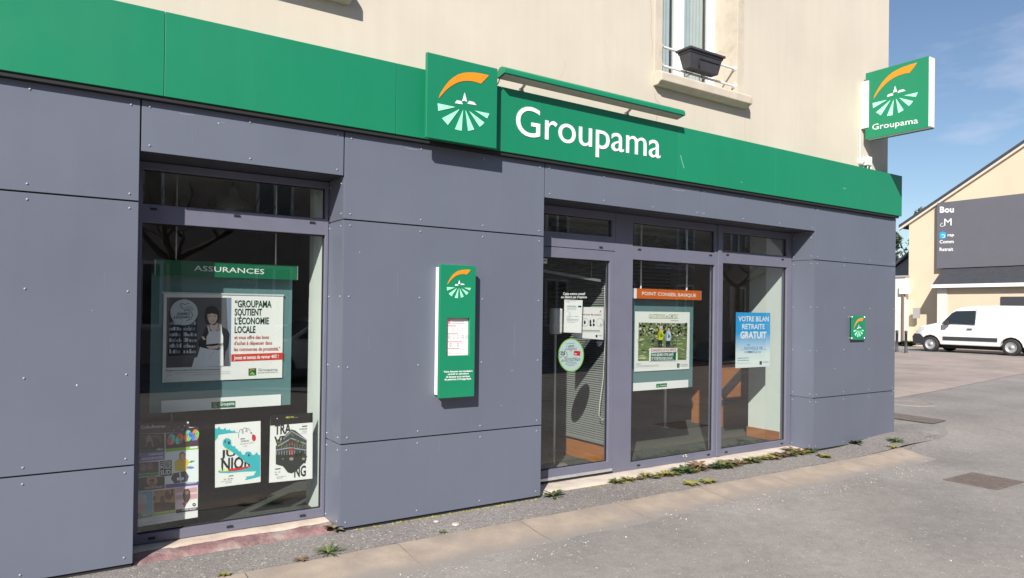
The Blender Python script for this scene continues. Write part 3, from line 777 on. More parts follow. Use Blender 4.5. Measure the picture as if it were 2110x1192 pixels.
# ================================================================== DISPLAYS AND POSTERS BEHIND THE GLASS
TEAL = mat('teal_acrylic', (0.115, 0.215, 0.225), 0.25, spec=0.6)
ALU = mat('alu_rod', (0.62, 0.62, 0.62), 0.35, 0.7)
GREEN_D = mat('green_header', (0.006, 0.135, 0.062), 0.3)
ORANGE_H = mat('orange_header', (0.62, 0.115, 0.006), 0.4)
def slab_px(name, q, Y, d, m, root):          # quad of pixels on plane Y, thickness d backwards
    return MB().prism([P(x, y, Y) for (x, y) in q], (0, d, 0)).build(name, m, root, 0.001)
def flat_x(q, Y):                             # keep a pixel quad square in the world
    a = [P(x, y, Y) for x, y in q]
    x0 = (a[0].x+a[3].x)/2; x1 = (a[1].x+a[2].x)/2; z1_ = (a[0].z+a[1].z)/2; z0 = (a[2].z+a[3].z)/2
    return x0, x1, z0, z1_
def board(name, q, Y, d, m, root, bev=0.001):
    x0, x1, z0, z1_ = flat_x(q, Y); return box(name, x0, x1, Y, Y+d, z0, z1_, m, root, bev)
def mini_logo(a, x0, y0, x1, y1, m=None):
    """small green Groupama tag: sweep and rays reduced to a few strokes"""
    a.poly([(x0, y0[0]), (x1, y0[1]), (x1, y1[1]), (x0, y1[0])][::-1], m or ink(20, 110, 70), 2)

# ---- insurance display
dA = empty('hanging_display', (1.2, 0.6, 1.0), 'hanging teal display panel under a green ASSURANCES header', 'display')
hq = [(321, 536), (612, 547), (612.5, 577), (320.5, 568)]
board('header', hq, 0.53, 0.05, GREEN_D, dA)
x0, x1, z0, z1_ = flat_x(hq, 0.53)
box('end_cap', x1+.0005, x1+.006, .528, .582, z0, z1_, ALU, dA); box('end_cap', x0-.006, x0-.0005, .528, .582, z0, z1_, ALU, dA)
board('backing_panel', [(312, 560), (603, 565), (598, 836), (308, 851)], 0.605, 0.006, TEAL, dA)
board('footer_strip', [(332, 825.5), (579, 814), (579, 836.5), (332, 850.5)], 0.597, 0.004, WHITE_P, dA)
for px in (363, 568.5):
    x = P(px, 500, .56).x; MB().tube([(x, .56, z1_), (x, .56, 2.69)], 0.006, 8).build('rod', ALU, dA)
a = front(dA, 0.529)
zh = z1(140, 300, 3.507)
a.text('ASSURANCES', zh(912, 905), zh(1418, 931), zh(0, 868)[1], WHITE_P, 1, 0.004)
a.flush()
a = front(dA, 0.596)
a.poly([(435.7, 829), (484.8, 826.5), (484.8, 839.5), (435.7, 841.5)][::-1], ink(25, 105, 72), 1)
a.text('Groupama', (453, 836.5), (483, 834.5), 830, WHITE_P, 2, .02)
for (x0_, x1_) in ((439, 441), (442.5, 444.5), (446, 448)): a.poly([(443.5, 833), (x0_, 839.5), (x1_, 839.5)], ink(140, 210, 90), 2)
a.line([(438, 834), (441, 831.5), (446, 830.5)], 1.2, ink(235, 140, 40), 2)
a.flush()

# ---- large poster on it
pA = empty('poster', (1.2, 0.59, 1.1), 'large white poster with woman in apron photo on teal display panel', 'poster', )
board('sheet', [(337.2, 605.3), (584, 609), (581.4, 779), (334.5, 788.6)], 0.594, 0.002, PAPER, pA)
a = front(pA, 0.5935); Z = zz(250, 580, 4.415); q = z1(250, 580, 4.415)
dg = ink(92, 90, 96)
a.poly(Z((415, 147), (1000, 150), (993, 772), (407, 787))[::-1], dg, 1)
a.poly(Z((955, 150), (1000, 150), (993, 772), (985, 772))[::-1], ink(120, 135, 160), 2)
a.poly(Z((425, 270), (690, 330), (683, 665), (425, 682))[::-1], ink(40, 42, 52), 2)
rnd = random.Random(4)
for row in range(6):
    yb = 395 + row*52
    for side in ((437, 548), (566, 678)):
        x = side[0]
        while x < side[1]-8:
            w_ = rnd.uniform(8, 15); hh = rnd.uniform(18, 38); c_ = rnd.choice([(190, 200, 208), (140, 150, 160), (214, 218, 220), (120, 126, 142), (170, 165, 170)])
            a.poly(Z((x, yb-hh), (x+w_, yb-hh), (x+w_, yb), (x, yb))[::-1], ink(*c_), 3); x += w_+rnd.uniform(1, 5)
        a.poly(Z((side[0]-3, yb), (side[1], yb), (side[1], yb+4), (side[0]-3, yb+4))[::-1], ink(80, 84, 92), 3)
# the woman: dark jumper, white apron, brown bob, folded arms
skin, hair, cloth, apron, shade = ink(238, 206, 192), ink(48, 38, 38), ink(34, 32, 38), ink(226, 228, 236), ink(170, 172, 190)
a.poly(Z((765, 420), (735, 500), (700, 545), (700, 590), (730, 612), (700, 700), (720, 775), (930, 772), (945, 640), (975, 600), (985, 480), (965, 440), (905, 410), (840, 395))[::-1], cloth, 3)
a.poly(Z((762, 270), (775, 240), (820, 220), (865, 235), (888, 275), (893, 330), (878, 375), (850, 400), (800, 395), (765, 385), (755, 330))[::-1], hair, 4)
a.poly(Z((800, 390), (805, 430), (835, 470), (880, 440), (878, 375))[::-1], skin, 4)
a.poly(Z((780, 300), (800, 283), (850, 285), (872, 305), (872, 345), (855, 378), (828, 390), (800, 378), (784, 345))[::-1], skin, 5)
a.poly(Z((775, 305), (783, 260), (830, 240), (872, 262), (880, 312), (862, 300), (820, 292))[::-1], hair, 6)
a.poly(Z((806, 352), (850, 350), (840, 366), (820, 367))[::-1], ink(176, 84, 84), 6); a.poly(Z((811, 354), (846, 352), (838, 360), (820, 360))[::-1], WHITE_P, 7); a.circ(*q(806, 322), 1.3, hair, 6, ry=1.0, n=8); a.circ(*q(850, 320), 1.3, hair, 6, ry=1.0, n=8); a.line(Z((796, 310), (816, 307)), .7, hair, 6); a.line(Z((840, 307), (862, 309)), .7, hair, 6); a.line(Z((828, 318), (832, 340), (824, 342)), .6, ink(196, 150, 138), 6); a.poly(Z((780, 300), (796, 296), (794, 350), (800, 378), (784, 345))[::-1], ink(206, 168, 154), 6)
a.poly(Z((780, 405), (792, 400), (808, 455), (900, 452), (880, 395), (895, 390), (925, 500), (925, 560), (772, 575), (775, 505), (795, 470))[::-1], apron, 5)
a.poly(Z((718, 590), (770, 610), (880, 625), (925, 600), (925, 770), (640, 783), (665, 695), (690, 690))[::-1], apron, 5)
a.poly(Z((885, 430), (925, 500), (928, 770), (890, 772))[::-1], ink(236, 238, 240), 6)
a.poly(Z((700, 555), (735, 520), (775, 540), (770, 600), (735, 605), (708, 590))[::-1], cloth, 6)
a.poly(Z((735, 585), (770, 590), (880, 575), (930, 555), (935, 600), (885, 622), (800, 618), (745, 605))[::-1], cloth, 6)
a.poly(Z((770, 590), (830, 590), (890, 578), (880, 612), (800, 617))[::-1], skin, 7)
a.poly(Z((727, 505), (745, 500), (770, 530), (745, 535))[::-1], skin, 7)
a.line(Z((800, 715), (805, 690), (840, 640)), 2/4.4, shade, 7)
for pts in (((885, 430), (905, 395), (895, 385)), ((890, 400), (882, 470), (895, 500)), ((905, 400), (912, 470))): a.line(Z(*pts), 8/4.4, WHITE_P, 7)
# round badge
a.circ(*q(570, 283), 28.2, ink(226, 230, 230), 4, ry=26.6, n=40); a.circ(*q(570, 283), 27.8, ink(198, 206, 210), 5, ry=26.2, n=40)
a.line(Z((585, 272), (560, 248), (538, 228), (540, 208), (558, 203), (578, 214), (598, 203), (620, 205)), 1.2, ink(110, 50, 60), 6)
for (y0_, c_) in ((225, (150, 165, 70)), (240, (90, 110, 60)), (255, (60, 60, 50))): a.line(Z((575, y0_+20), (610, y0_), (655, y0_+4)), 1.0, ink(*c_), 6)
a.line(Z((600, 262), (632, 275), (648, 308), (630, 345), (590, 360)), 1.2, ink(40, 50, 45), 6)
a.text('ENSEMBLE', q(508, 310), q(622, 304), q(0, 288)[1], ink(35, 35, 40), 6, .02); a.text('& SOLIDAIRES', q(474, 341), q(622, 336), q(0, 318)[1], ink(35, 35, 40), 6, .02)
dk_g, rd = ink(22, 62, 52), ink(176, 40, 44)
for (t, x0_, yb, x1_, ye, tp) in (('“GROUPAMA', 1032, 236, 1366, 238, 175), ('SOUTIENT', 1030, 311, 1280, 310, 252), ('L’ÉCONOMIE', 1030, 391, 1342, 389, 332), ('LOCALE', 1030, 470, 1220, 468, 411)):
    a.text(t, q(x0_, yb), q(x1_, ye), q(0, tp)[1], dk_g, 1, .03)
for (t, x0_, yb, x1_, ye, tp) in (('et vous offre des bons', 1028, 527, 1343, 524, 495), ('d’achat à dépenser dans', 1026, 580, 1372, 576, 548), ('les commerces de proximité.”', 1024, 636, 1445, 630, 602)):
    a.text(t, q(x0_, yb), q(x1_, ye), q(0, tp)[1], rd, 1, .02)
a.poly(Z((1000, 665), (1470, 650), (1470, 713), (1000, 731))[::-1], ink(206, 62, 48), 1)
a.text('Jouez et tentez de gagner 40€ !', q(1024, 711), q(1430, 697), q(0, 681)[1], WHITE_P, 2, .03)
a.text('Rendez-vous en agence Groupama ou sur groupama.fr', q(405, 818), q(900, 806), q(0, 806)[1], ink(40, 40, 48), 1, .015)
for (x0_, y_, x1_) in ((412, 838, 465), (412, 862, 460), (480, 836, 990), (640, 853, 990)): a.line(Z((x0_, y_), (x1_, y_-14)), .55, ink(150, 155, 160), 1)
a.poly(Z((1157, 795), (1227, 790), (1227, 855), (1157, 860))[::-1], ink(25, 95, 55), 1)
for x in (1170, 1185, 1200, 1213): a.poly(Z((1191, 822), (x-5, 848), (x+6, 848)), ink(150, 215, 95), 2)
a.line(Z((1165, 822), (1180, 806), (1212, 802)), 1.6, ink(225, 130, 50), 2)
a.text('Groupama', q(1246, 818), q(1421, 814), q(0, 794)[1], ink(45, 90, 75), 1); a.text('la vraie vie s’assure ici', q(1246, 839), q(1421, 832), q(0, 824)[1], ink(90, 110, 105), 1)
a.flush()
holder = box('top_clip_rail', *[f for f in (flat_x([(334, 602.5), (585, 606.5), (585, 609.5), (334, 606)], .592)[0:2])], .588, .592, *flat_x([(334, 602.5), (585, 606.5), (585, 609.5), (334, 606)], .592)[2:], mat('clear_strip', (0.55, 0.6, 0.6), 0.2), pA)

# ---- three posters stuck to the inside of the left window
GY = R + 0.0345
zc = z1(270, 860, 8.513); zC = zz(270, 860, 8.513); zd = z1(270, 980, 9.933); zD = zz(270, 980, 9.933)
pB = empty('poster', (0.75, GY, 0.2), 'poster collage of concert pictures headed CultuRennes inside the left window', 'poster')
def sheet_q(root, qd, m, name='sheet'):
    return MB().poly([P(x, y, GY+.0022) for (x, y) in qd][::-1]).poly([P(x, y, GY+.0016) for (x, y) in qd][::-1]).build(name, m, root, fix=False)
ink = ink_up(1.12)
sheet_q(pB, [(262, 880), (409, 880.5), (407.5, 1066), (262, 1090)], PAPER)
a = front(pB, GY+.0012); a.step = .00012
a.poly(zC((-70, 108), (1020, 80), (1020, 190), (1183, 165), (1183, 258), (-70, 300))[::-1], ink(48, 22, 38), 1)
a.text('CultuRennes', zc(178, 205), zc(602, 178), zc(0, 150)[1], ink(225, 225, 225), 2, .005)
a.text('.com', zc(620, 176), zc(690, 170), zc(0, 150)[1], ink(140, 120, 130), 2)
for (x, y, r_) in ((997, 95, 2.1), (935, 150, 1.2), (835, 178, .8), (755, 232, .8), (905, 222, .8)): a.circ(*zc(x, y), r_, ink(235, 235, 235), 2, n=10)
a.poly(zC((-70, 300), (590, 285), (590, 545), (-70, 585))[::-1], ink(34, 38, 36), 2)
a.poly(zC((-70, 585), (590, 545), (590, 600), (-70, 655))[::-1], ink(28, 72, 66), 2)
a.text('KÁLA', zc(455, 584), zc(565, 574), zc(0, 553)[1], ink(190, 215, 205), 3, .03)
sk = ink(128, 104, 88)
a.poly(zC((270, 340), (320, 310), (345, 330), (380, 390), (390, 500), (410, 520), (370, 520), (355, 430), (290, 430), (275, 510), (245, 530), (262, 480))[::-1], sk, 3)
a.poly(zC((350, 320), (480, 310), (530, 340), (545, 420), (510, 460), (490, 380), (370, 345))[::-1], ink(96, 76, 66), 3)
for x in (85, 105, 130): a.line(zC((x, 440), (x+8, 400), (x+12, 350)), 1, ink(50, 110, 70), 3)
a.poly(zC((605, 285), (1183, 250), (1183, 505), (605, 555))[::-1], ink(64, 40, 52), 2)
cols_ = [(70, 150, 165), (190, 60, 60), (90, 180, 150), (220, 120, 60), (70, 110, 190), (90, 190, 90)]
for i, (cx_, cy_) in enumerate(((710, 385), (855, 375), (1005, 325), (1130, 310))):
    a.circ(*zc(cx_, cy_), 7.2, ink(*cols_[i % 6]), 3, ry=11.5, n=14); a.circ(*zc(cx_-40, cy_+40), 4.5, ink(*cols_[(i+1) % 6]), 4, ry=8, n=12)
    a.circ(*zc(cx_+35, cy_-20), 3.5, ink(*cols_[(i+2) % 6]), 4, ry=6, n=12); a.circ(*zc(cx_+10, cy_+60), 4.0, ink(*cols_[(i+3) % 6]), 5, ry=2.4, n=12)
    a.circ(*zc(cx_-18, cy_-15), 1.2, ink(30, 40, 70), 6, n=8); a.circ(*zc(cx_+22, cy_-18), 1.2, ink(30, 40, 70), 6, n=8)
a.poly(zC((605, 555), (1183, 505), (1183, 560), (605, 612))[::-1], ink(120, 165, 50), 2)
a.poly(zC((1030, 518), (1165, 506), (1165, 540), (1030, 552))[::-1], ink(235, 240, 225), 3)
a.poly(zC((-70, 655), (590, 602), (590, 742), (-70, 815))[::-1], ink(112, 98, 148), 2)
a.text('CAMARADES', zc(305, 672), zc(565, 652), zc(0, 640)[1], ink(214, 208, 226), 3, .02); a.text('LES JOUES ROSES', zc(190, 752), zc(565, 720), zc(0, 716)[1], ink(214, 208, 226), 3, .02)
a.poly(zC((-70, 690), (168, 668), (168, 722), (-70, 760))[::-1], ink(30, 24, 34), 3); a.text('COMPLET', zc(-30, 722), zc(150, 706), zc(0, 694)[1], ink(190, 186, 200), 4, .02)
a.poly(zC((-70, 815), (485, 775), (485, 960), (-70, 1010))[::-1], ink(70, 62, 58), 2)
for (x, y) in ((215, 880), (330, 860)): a.circ(*zc(x, y), 6.5, ink(112, 94, 86), 3, ry=7.5, n=14)
a.poly(zC((-70, 1010), (485, 960), (485, 1020), (-70, 1072))[::-1], ink(34, 110, 84), 2)
for x in range(60, 460, 36): a.poly(zC((x, 1008-(x-60)*.085), (x+24, 1006-(x-60)*.085), (x+24, 1018-(x-60)*.085), (x, 1020-(x-60)*.085))[::-1], ink(150, 190, 170), 3)
a.poly(zC((605, 612), (1183, 562), (1183, 1130), (605, 1180))[::-1], ink(196, 202, 204), 2)
a.poly(zC((765, 790), (840, 720), (960, 725), (1010, 760), (1000, 905), (940, 950), (770, 945))[::-1], ink(196, 166, 50), 3)
a.circ(*zc(900, 680), 6.5, ink(90, 66, 56), 3, ry=8.5, n=16); a.circ(*zc(905, 690), 5.0, ink(196, 150, 130), 4, ry=6.8, n=16)
a.poly(zC((900, 730), (960, 720), (950, 760), (905, 762))[::-1], ink(196, 150, 130), 5)
a.poly(zC((740, 985), (960, 945), (1015, 1040), (985, 1130), (760, 1165), (698, 1080))[::-1], ink(52, 60, 72), 3)
a.poly(zC((840, 975), (870, 970), (885, 1140), (868, 1140))[::-1], ink(190, 192, 198), 4); a.circ(*zc(830, 1085), 3.4, ink(205, 205, 210), 5, n=10); a.circ(*zc(905, 1080), 3.2, ink(205, 205, 210), 5, n=10)
a.poly(zC((1000, 800), (1060, 760), (1130, 765), (1060, 800))[::-1], ink(50, 130, 70), 4); a.circ(*zc(1040, 885), 8, ink(70, 120, 180), 4, ry=2.6, n=16)
a.poly(zC((1000, 820), (1100, 790), (1095, 860), (990, 870))[::-1], ink(232, 230, 228), 4)
a.poly(zC((605, 1180), (1183, 1130), (1183, 1190), (605, 1250))[::-1], ink(78, 74, 130), 2)
a.text('OLDELAF', zc(975, 1172), zc(1155, 1152), zc(0, 1140)[1], ink(226, 226, 236), 3, .03)
a.poly(zC((497, 765), (718, 747), (718, 1028), (497, 1050))[::-1], ink(232, 232, 232), 4); a.poly(zC((502, 772), (713, 754), (713, 1023), (502, 1043))[::-1], ink(18, 18, 20), 5)
for (t, yb, tp, ye) in (('CHARTRES', 808, 783, 796), ('DE BRETAGNE', 840, 820, 828), ('POLE', 912, 856, 898), ('SUD', 1015, 938, 1000)): a.text(t, zc(512, yb), zc(698, ye), zc(0, tp)[1], ink(226, 226, 226), 6, .03)
a.poly(zD((-60, 62), (688, 12), (688, 260), (-60, 340))[::-1], ink(40, 36, 38), 2)
a.circ(*zd(430, 110), 11.5, ink(150, 122, 100), 3, ry=12, n=18); a.circ(*zd(430, 108), 5.5, ink(70, 56, 54), 4, ry=3.4, n=14); a.circ(*zd(425, 185), 6.5, ink(150, 60, 56), 4, ry=3.4, n=14)
a.poly(zD((-60, 305), (688, 235), (688, 268), (-60, 352))[::-1], ink(26, 66, 66), 3); a.text('TOUCI ET MOULA', zd(275, 278), zd(655, 240), zd(0, 246)[1], ink(214, 220, 218), 4, .02)
a.poly(zD((-60, 352), (445, 318), (445, 780), (-60, 850))[::-1], ink(84, 140, 158), 2)
a.poly(zD((60, 480), (110, 390), (210, 380), (330, 420), (320, 545), (415, 540), (310, 570), (80, 595), (60, 560))[::-1], ink(150, 152, 164), 3)
a.poly(zD((60, 595), (300, 570), (300, 620), (310, 670), (260, 690), (225, 770), (90, 800), (50, 690))[::-1], ink(158, 128, 118), 3)
a.poly(zD((-60, 760), (90, 745), (220, 780), (150, 815), (-60, 835))[::-1], ink(100, 40, 50), 4)
a.poly(zD((-60, 840), (445, 775), (445, 835), (-60, 925))[::-1], ink(30, 110, 74), 3); a.text('ERSATZ', zd(242, 838), zd(415, 815), zd(0, 805)[1], ink(190, 216, 200), 4, .02)
a.poly(zD((458, 316), (905, 265), (905, 705), (458, 760))[::-1], ink(150, 116, 82), 2)
a.poly(zD((458, 570), (660, 540), (905, 560), (905, 705), (458, 760))[::-1], ink(70, 52, 48), 3)
for (x, y, w_, h_) in ((740, 400, 5, 9), (640, 490, 5, 8), (790, 440, 4, 7), (480, 470, 3, 5)): a.circ(*zd(x, y), w_, ink(92, 58, 46), 4, ry=h_, n=12)
a.poly(zD((825, 285), (865, 280), (865, 430), (825, 438))[::-1], ink(70, 38, 34), 4)
for (x, y) in ((525, 350), (610, 320)): a.poly(zD((x-15, y+10), (x, y-12), (x+15, y+8)), ink(40, 34, 34), 4)
a.circ(*zd(850, 645), 4, ink(46, 40, 40), 5, n=14)
a.poly(zD((458, 760), (905, 700), (905, 765), (458, 830))[::-1], ink(118, 156, 62), 3); a.text('OKLAHOMA 1892', zd(500, 790), zd(890, 735), zd(0, 764)[1], ink(206, 222, 180), 4, .01)
a.poly(zD((915, 262), (1365, 205), (1365, 650), (915, 700))[::-1], ink(196, 178, 182), 2)
for (x, y) in ((915, 300), (915, 450), (1180, 300), (1180, 430)): a.poly(zD((x, y-40), (x+170, y-60), (x+170, y+40), (x, y+55))[::-1], ink(176, 140, 146), 3)
a.poly(zD((1060, 380), (1090, 290), (1170, 270), (1210, 330), (1215, 460), (1160, 560), (1100, 570), (1065, 470))[::-1], ink(64, 44, 44), 4)
a.poly(zD((1150, 540), (1365, 470), (1365, 650), (1060, 690), (1110, 600))[::-1], ink(222, 222, 220), 4); a.poly(zD((1050, 570), (1160, 540), (1100, 660))[::-1], ink(110, 60, 76), 5)
a.circ(*zd(1292, 600), 3.6, ink(26, 26, 30), 5, n=16); a.circ(*zd(1292, 598), 1.3, ink(230, 230, 230), 6, n=10)
a.circ(*zd(1140, 350), 5, ink(120, 86, 80), 5, ry=4, n=12)
a.poly(zD((915, 700), (1365, 645), (1365, 712), (915, 775))[::-1], ink(34, 34, 62), 3); a.text('BLICK BASSY', zd(1040, 725), zd(1345, 692), zd(0, 700)[1], ink(232, 232, 240), 4, .03)
for (x0_, y_, x1_) in ((430, 895, 1050), (290, 965, 870), (930, 885, 1110)): a.line(zD((x0_, y_), (x1_, y_-(x1_-x0_)*.145)), 1.0, ink(150, 170, 196), 2)
a.circ(*zd(85, 960), 4, ink(130, 140, 70), 2, n=12)
a.flush()

ink = _ink
zq = z1(430, 850, 7.452); zQ = zz(430, 850, 7.452)
pC = empty('poster', (1.25, GY, 0.4), 'white poster with turquoise crocodile around the word JUNIOR', 'poster')
sheet_q(pC, zQ((97, 188), (797, 132), (797, 1070), (97, 1158)), PAPER)
a = front(pC, GY+.0012); a.step = .00012
tq, bk, red, yel = ink(50, 178, 186), ink(30, 29, 34), ink(205, 38, 46), ink(240, 218, 110)
a.poly(zQ((97, 245), (130, 252), (160, 218), (185, 258), (225, 262), (252, 236), (268, 270), (300, 275), (318, 252), (335, 282), (375, 290), (394, 270), (405, 296), (455, 312), (300, 324), (190, 340), (145, 350), (138, 395), (97, 440))[::-1], tq, 1)
a.text('JU', zq(180, 692), zq(415, 668), zq(0, 590)[1], bk, 1, .03); a.text('NIOR', zq(192, 895), zq(660, 845), zq(0, 718)[1], bk, 1, .03)
a.poly(zQ((215, 470), (225, 425), (260, 398), (310, 400), (345, 430), (350, 510), (385, 525), (408, 515), (412, 560), (440, 560), (458, 600), (485, 595), (505, 625), (515, 650), (548, 655), (565, 615), (605, 600), (645, 610), (670, 655), (700, 655), (737, 612), (765, 655), (790, 658), (790, 985), (700, 1010), (575, 1040), (555, 1030), (590, 1010), (560, 992), (690, 970), (728, 905), (500, 915), (300, 935), (160, 930), (140, 910), (180, 885), (175, 908), (420, 900), (600, 860), (655, 815), (560, 760), (430, 655), (330, 590), (250, 545), (220, 510))[::-1], tq, 3)
a.poly(zQ((310, 870), (480, 850), (600, 830), (655, 812), (600, 862), (420, 900), (300, 910))[::-1], red, 4)
for pts in (((180, 908), (195, 850), (210, 905)), ((215, 908), (232, 860), (268, 905)), ((258, 902), (290, 850), (305, 905)), ((255, 548), (275, 552), (262, 612)), ((298, 565), (325, 590), (300, 645))): a.poly(zQ(*pts), yel, 5)
for (x, y, rx, ry_) in ((252, 450, 1.2, 3.2), (311, 470, 2.2, 3.4), (617, 660, 1.6, 2.8)): a.circ(*zq(x, y), rx, bk, 5, ry=ry_, n=14)
a.line(zQ((460, 400), (460, 320), (480, 270), (510, 262), (535, 300), (525, 330), (510, 310), (530, 250), (560, 235), (590, 262), (590, 300), (570, 300), (575, 250), (610, 250), (640, 290)), .9, ink(90, 95, 100), 2)
a.circ(*zq(694, 395), 4.2, red, 2, ry=6.8, n=18); a.poly(zQ((665, 375), (672, 335), (700, 350), (722, 380))[::-1], red, 2); a.poly(zQ((630, 315), (668, 302), (658, 335))[::-1], ink(165, 40, 80), 3)
a.poly(zQ((488, 405), (557, 398), (557, 411), (488, 418))[::-1], bk, 1); a.text('TRAVELLING', zq(490, 460), zq(618, 446), zq(0, 437)[1], bk, 1, .02)
a.text('Festival de cinéma', zq(488, 498), zq(690, 474), zq(0, 478)[1], ink(90, 90, 95), 1); a.text('junior', zq(532, 528), zq(595, 520), zq(0, 512)[1], ink(90, 90, 95), 1)
a.poly(zQ((308, 975), (380, 965), (380, 978), (308, 988))[::-1], bk, 1); a.text('18 – 25 fév.', zq(234, 1045), zq(380, 1026), zq(0, 1022)[1], bk, 1, .01)
a.text('Rennes Métropole', zq(196, 1075), zq(355, 1056), zq(0, 1060)[1], ink(70, 70, 75), 1); a.line(zQ((255, 1088), (350, 1076)), .8, ink(110, 110, 115), 1)
a.flush()

pD = empty('poster', (1.6, GY, 0.4), 'white TRAVELLING poster with galleried building cut-out and black top band', 'poster')
sheet_q(pD, zQ((948, 45), (1598, 5), (1592, 1018), (925, 1083)), PAPER)
a = front(pD, GY+.0012); a.step = .00012
a.poly(zQ((948, 45), (1598, 5), (1597, 155), (946, 207))[::-1], ink(14, 13, 14), 1)
a.text('PÉCTO', zq(1187, 92), zq(1310, 84), zq(0, 70)[1], ink(226, 226, 60), 2, .02); a.line(zQ((1320, 80), (1372, 75)), .9, ink(140, 140, 140), 2); a.circ(*zq(1052, 96), 1.2, WHITE_P, 2, n=8)
a.text('TRA', zq(1012, 343), zq(1265, 318), zq(0, 195)[1], bk, 2, .03); a.text('VEL', zq(1005, 520), zq(1265, 495), zq(0, 380)[1], bk, 2, .03); a.text('LI', zq(1385, 790), zq(1490, 778), zq(0, 690)[1], bk, 2, .03); a.text('NG', zq(1312, 998), zq(1492, 975), zq(0, 842)[1], bk, 2, .03)
a.poly(zQ((1030, 520), (1190, 340), (1270, 262), (1330, 280), (1505, 420), (1500, 740), (1440, 800), (1380, 840), (1340, 910), (1270, 940), (1215, 925), (1210, 880), (1140, 830), (1030, 800))[::-1], ink(66, 66, 66), 3)
a.poly(zQ((1030, 640), (1500, 590), (1500, 740), (1440, 800), (1340, 910), (1270, 940), (1215, 925), (1140, 830), (1030, 800))[::-1], ink(38, 44, 38), 4)
a.poly(zQ((1230, 560), (1310, 550), (1300, 650), (1235, 655))[::-1], ink(150, 58, 48), 5); a.poly(zQ((1235, 455), (1300, 450), (1300, 505), (1235, 510))[::-1], ink(120, 52, 46), 5)
for (x0_, y0_, x1_, y1_) in ((1035, 580, 1250, 545), (1250, 545, 1500, 580), (1060, 520, 1270, 400), (1270, 400, 1505, 490), (1150, 410, 1270, 290), (1270, 290, 1500, 425)): a.line(zQ((x0_, y0_), (x1_, y1_)), 2.4, ink(150, 156, 166), 5)
for i in range(12):
    x = 1040+i*40; yt = 590-abs(i-6)*-2; a.line(zQ((x, yt-5), (x, 655)), .9, ink(176, 178, 180), 6)
    if 2 <= i <= 11: a.line(zQ((x, 470-abs(i-6)*-8), (x, 550)), .9, ink(150, 152, 156), 6)
rnd = random.Random(9)
for i in range(34):
    x = rnd.uniform(1060, 1480); y = rnd.choice((520-abs(x-1270)*.1, 430-abs(x-1270)*-.18, 340+abs(x-1270)*.45)) + rnd.uniform(-12, 12)
    a.circ(*zq(x, y), rnd.uniform(1.3, 2.6), ink(*rnd.choice([(92, 118, 50), (120, 140, 60), (70, 92, 44)])), 6, n=7)
for i in range(16): a.circ(*zq(rnd.uniform(1320, 1490), rnd.uniform(600, 690)), rnd.uniform(2, 4), ink(48, 62, 38), 6, n=7)
for (x, y, r_) in ((1270, 715, 4.5), (1455, 715, 3.4), (1140, 715, 1.6)): a.circ(*zq(x, y), r_, ink(150, 140, 132), 5, n=10, ry=r_*.8)
a.poly(zQ((1435, 210), (1512, 202), (1512, 218), (1435, 226))[::-1], bk, 2); a.text('TRAVELLING', zq(1392, 272), zq(1510, 260), zq(0, 252)[1], bk, 2, .02); a.text('Festival', zq(1440, 300), zq(1508, 292), zq(0, 284)[1], ink(90, 90, 95), 2); a.text('de cinéma', zq(1418, 330), zq(1506, 320), zq(0, 314)[1], ink(90, 90, 95), 2)
a.poly(zQ((1020, 866), (1103, 858), (1103, 874), (1020, 882))[::-1], bk, 2); a.text('18 – 25', zq(1018, 935), zq(1098, 926), zq(0, 912)[1], bk, 2); a.text('fév.', zq(1018, 970), zq(1075, 964), zq(0, 950)[1], bk, 2)
a.text('Rennes Métropole', zq(1048, 1000), zq(1185, 985), zq(0, 986)[1], ink(70, 70, 75), 2); a.line(zQ((1048, 1016), (1140, 1006)), .8, ink(110, 110, 115), 2)
a.flush()

# ---- bank display
dB = empty('hanging_display', (5.6, 0.6, 1.0), 'hanging teal display panel under an orange POINT CONSEIL BANQUE header', 'display')
bY = 0.52
hq = [(1312.5, 594), (1444.5, 600.5), (1444, 619), (1312, 615.5)]
board('header', hq, bY, 0.05, ORANGE_H, dB)
x0, x1, z0, z1_ = flat_x(hq, bY)
box('end_cap', x0-.09, x0-.0005, bY+.002, bY+.048, z0, z1_, WHITE_P, dB); box('end_cap', x1+.0005, x1+.008, bY-.002, bY+.052, z0, z1_, ALU, dB)
board('backing_panel', [(1290, 606), (1429, 612), (1426.5, 798.5), (1290, 806)], bY+.075, 0.006, TEAL, dB)
board('footer_strip', [(1304, 789), (1418.3, 784), (1418.3, 799.5), (1304, 805.5)], bY+.066, 0.004, WHITE_P, dB)
for px in (1321, 1415.5):
    x = P(px, 540, bY+.03).x; MB().tube([(x, bY+.03, z1_), (x, bY+.03, 2.69)], 0.009, 8).build('rod', WHITE_P, dB)
a = front(dB, bY-.001); zp = z1(1280, 560, 4.585); zP = zz(1280, 560, 4.585)
a.text('POINT CONSEIL BANQUE', zp(196, 222), zp(707, 242), zp(0, 190)[1], WHITE_P, 1, .012)
a.flush()
a = front(dB, bY+.065)
a.poly(zP((330, 1062), (432, 1054), (432, 1088), (330, 1097))[::-1], ink(24, 108, 68), 1); a.text('Groupama', zp(366, 1083), zp(426, 1079), zp(0, 1072)[1], WHITE_P, 2, .02)
for x in (338, 346, 354): a.poly(zP((347, 1074), (x-3, 1088), (x+4, 1088)), ink(150, 215, 95), 2)
a.flush()
pE = empty('poster', (5.5, 0.58, 1.0), 'square poster of two people with bicycles in a park on teal panel', 'poster')
board('sheet', zP((133, 371), (652, 390), (640, 926), (122, 941)), bY+.064, 0.002, PAPER, pE)
a = front(pE, bY+.0635)
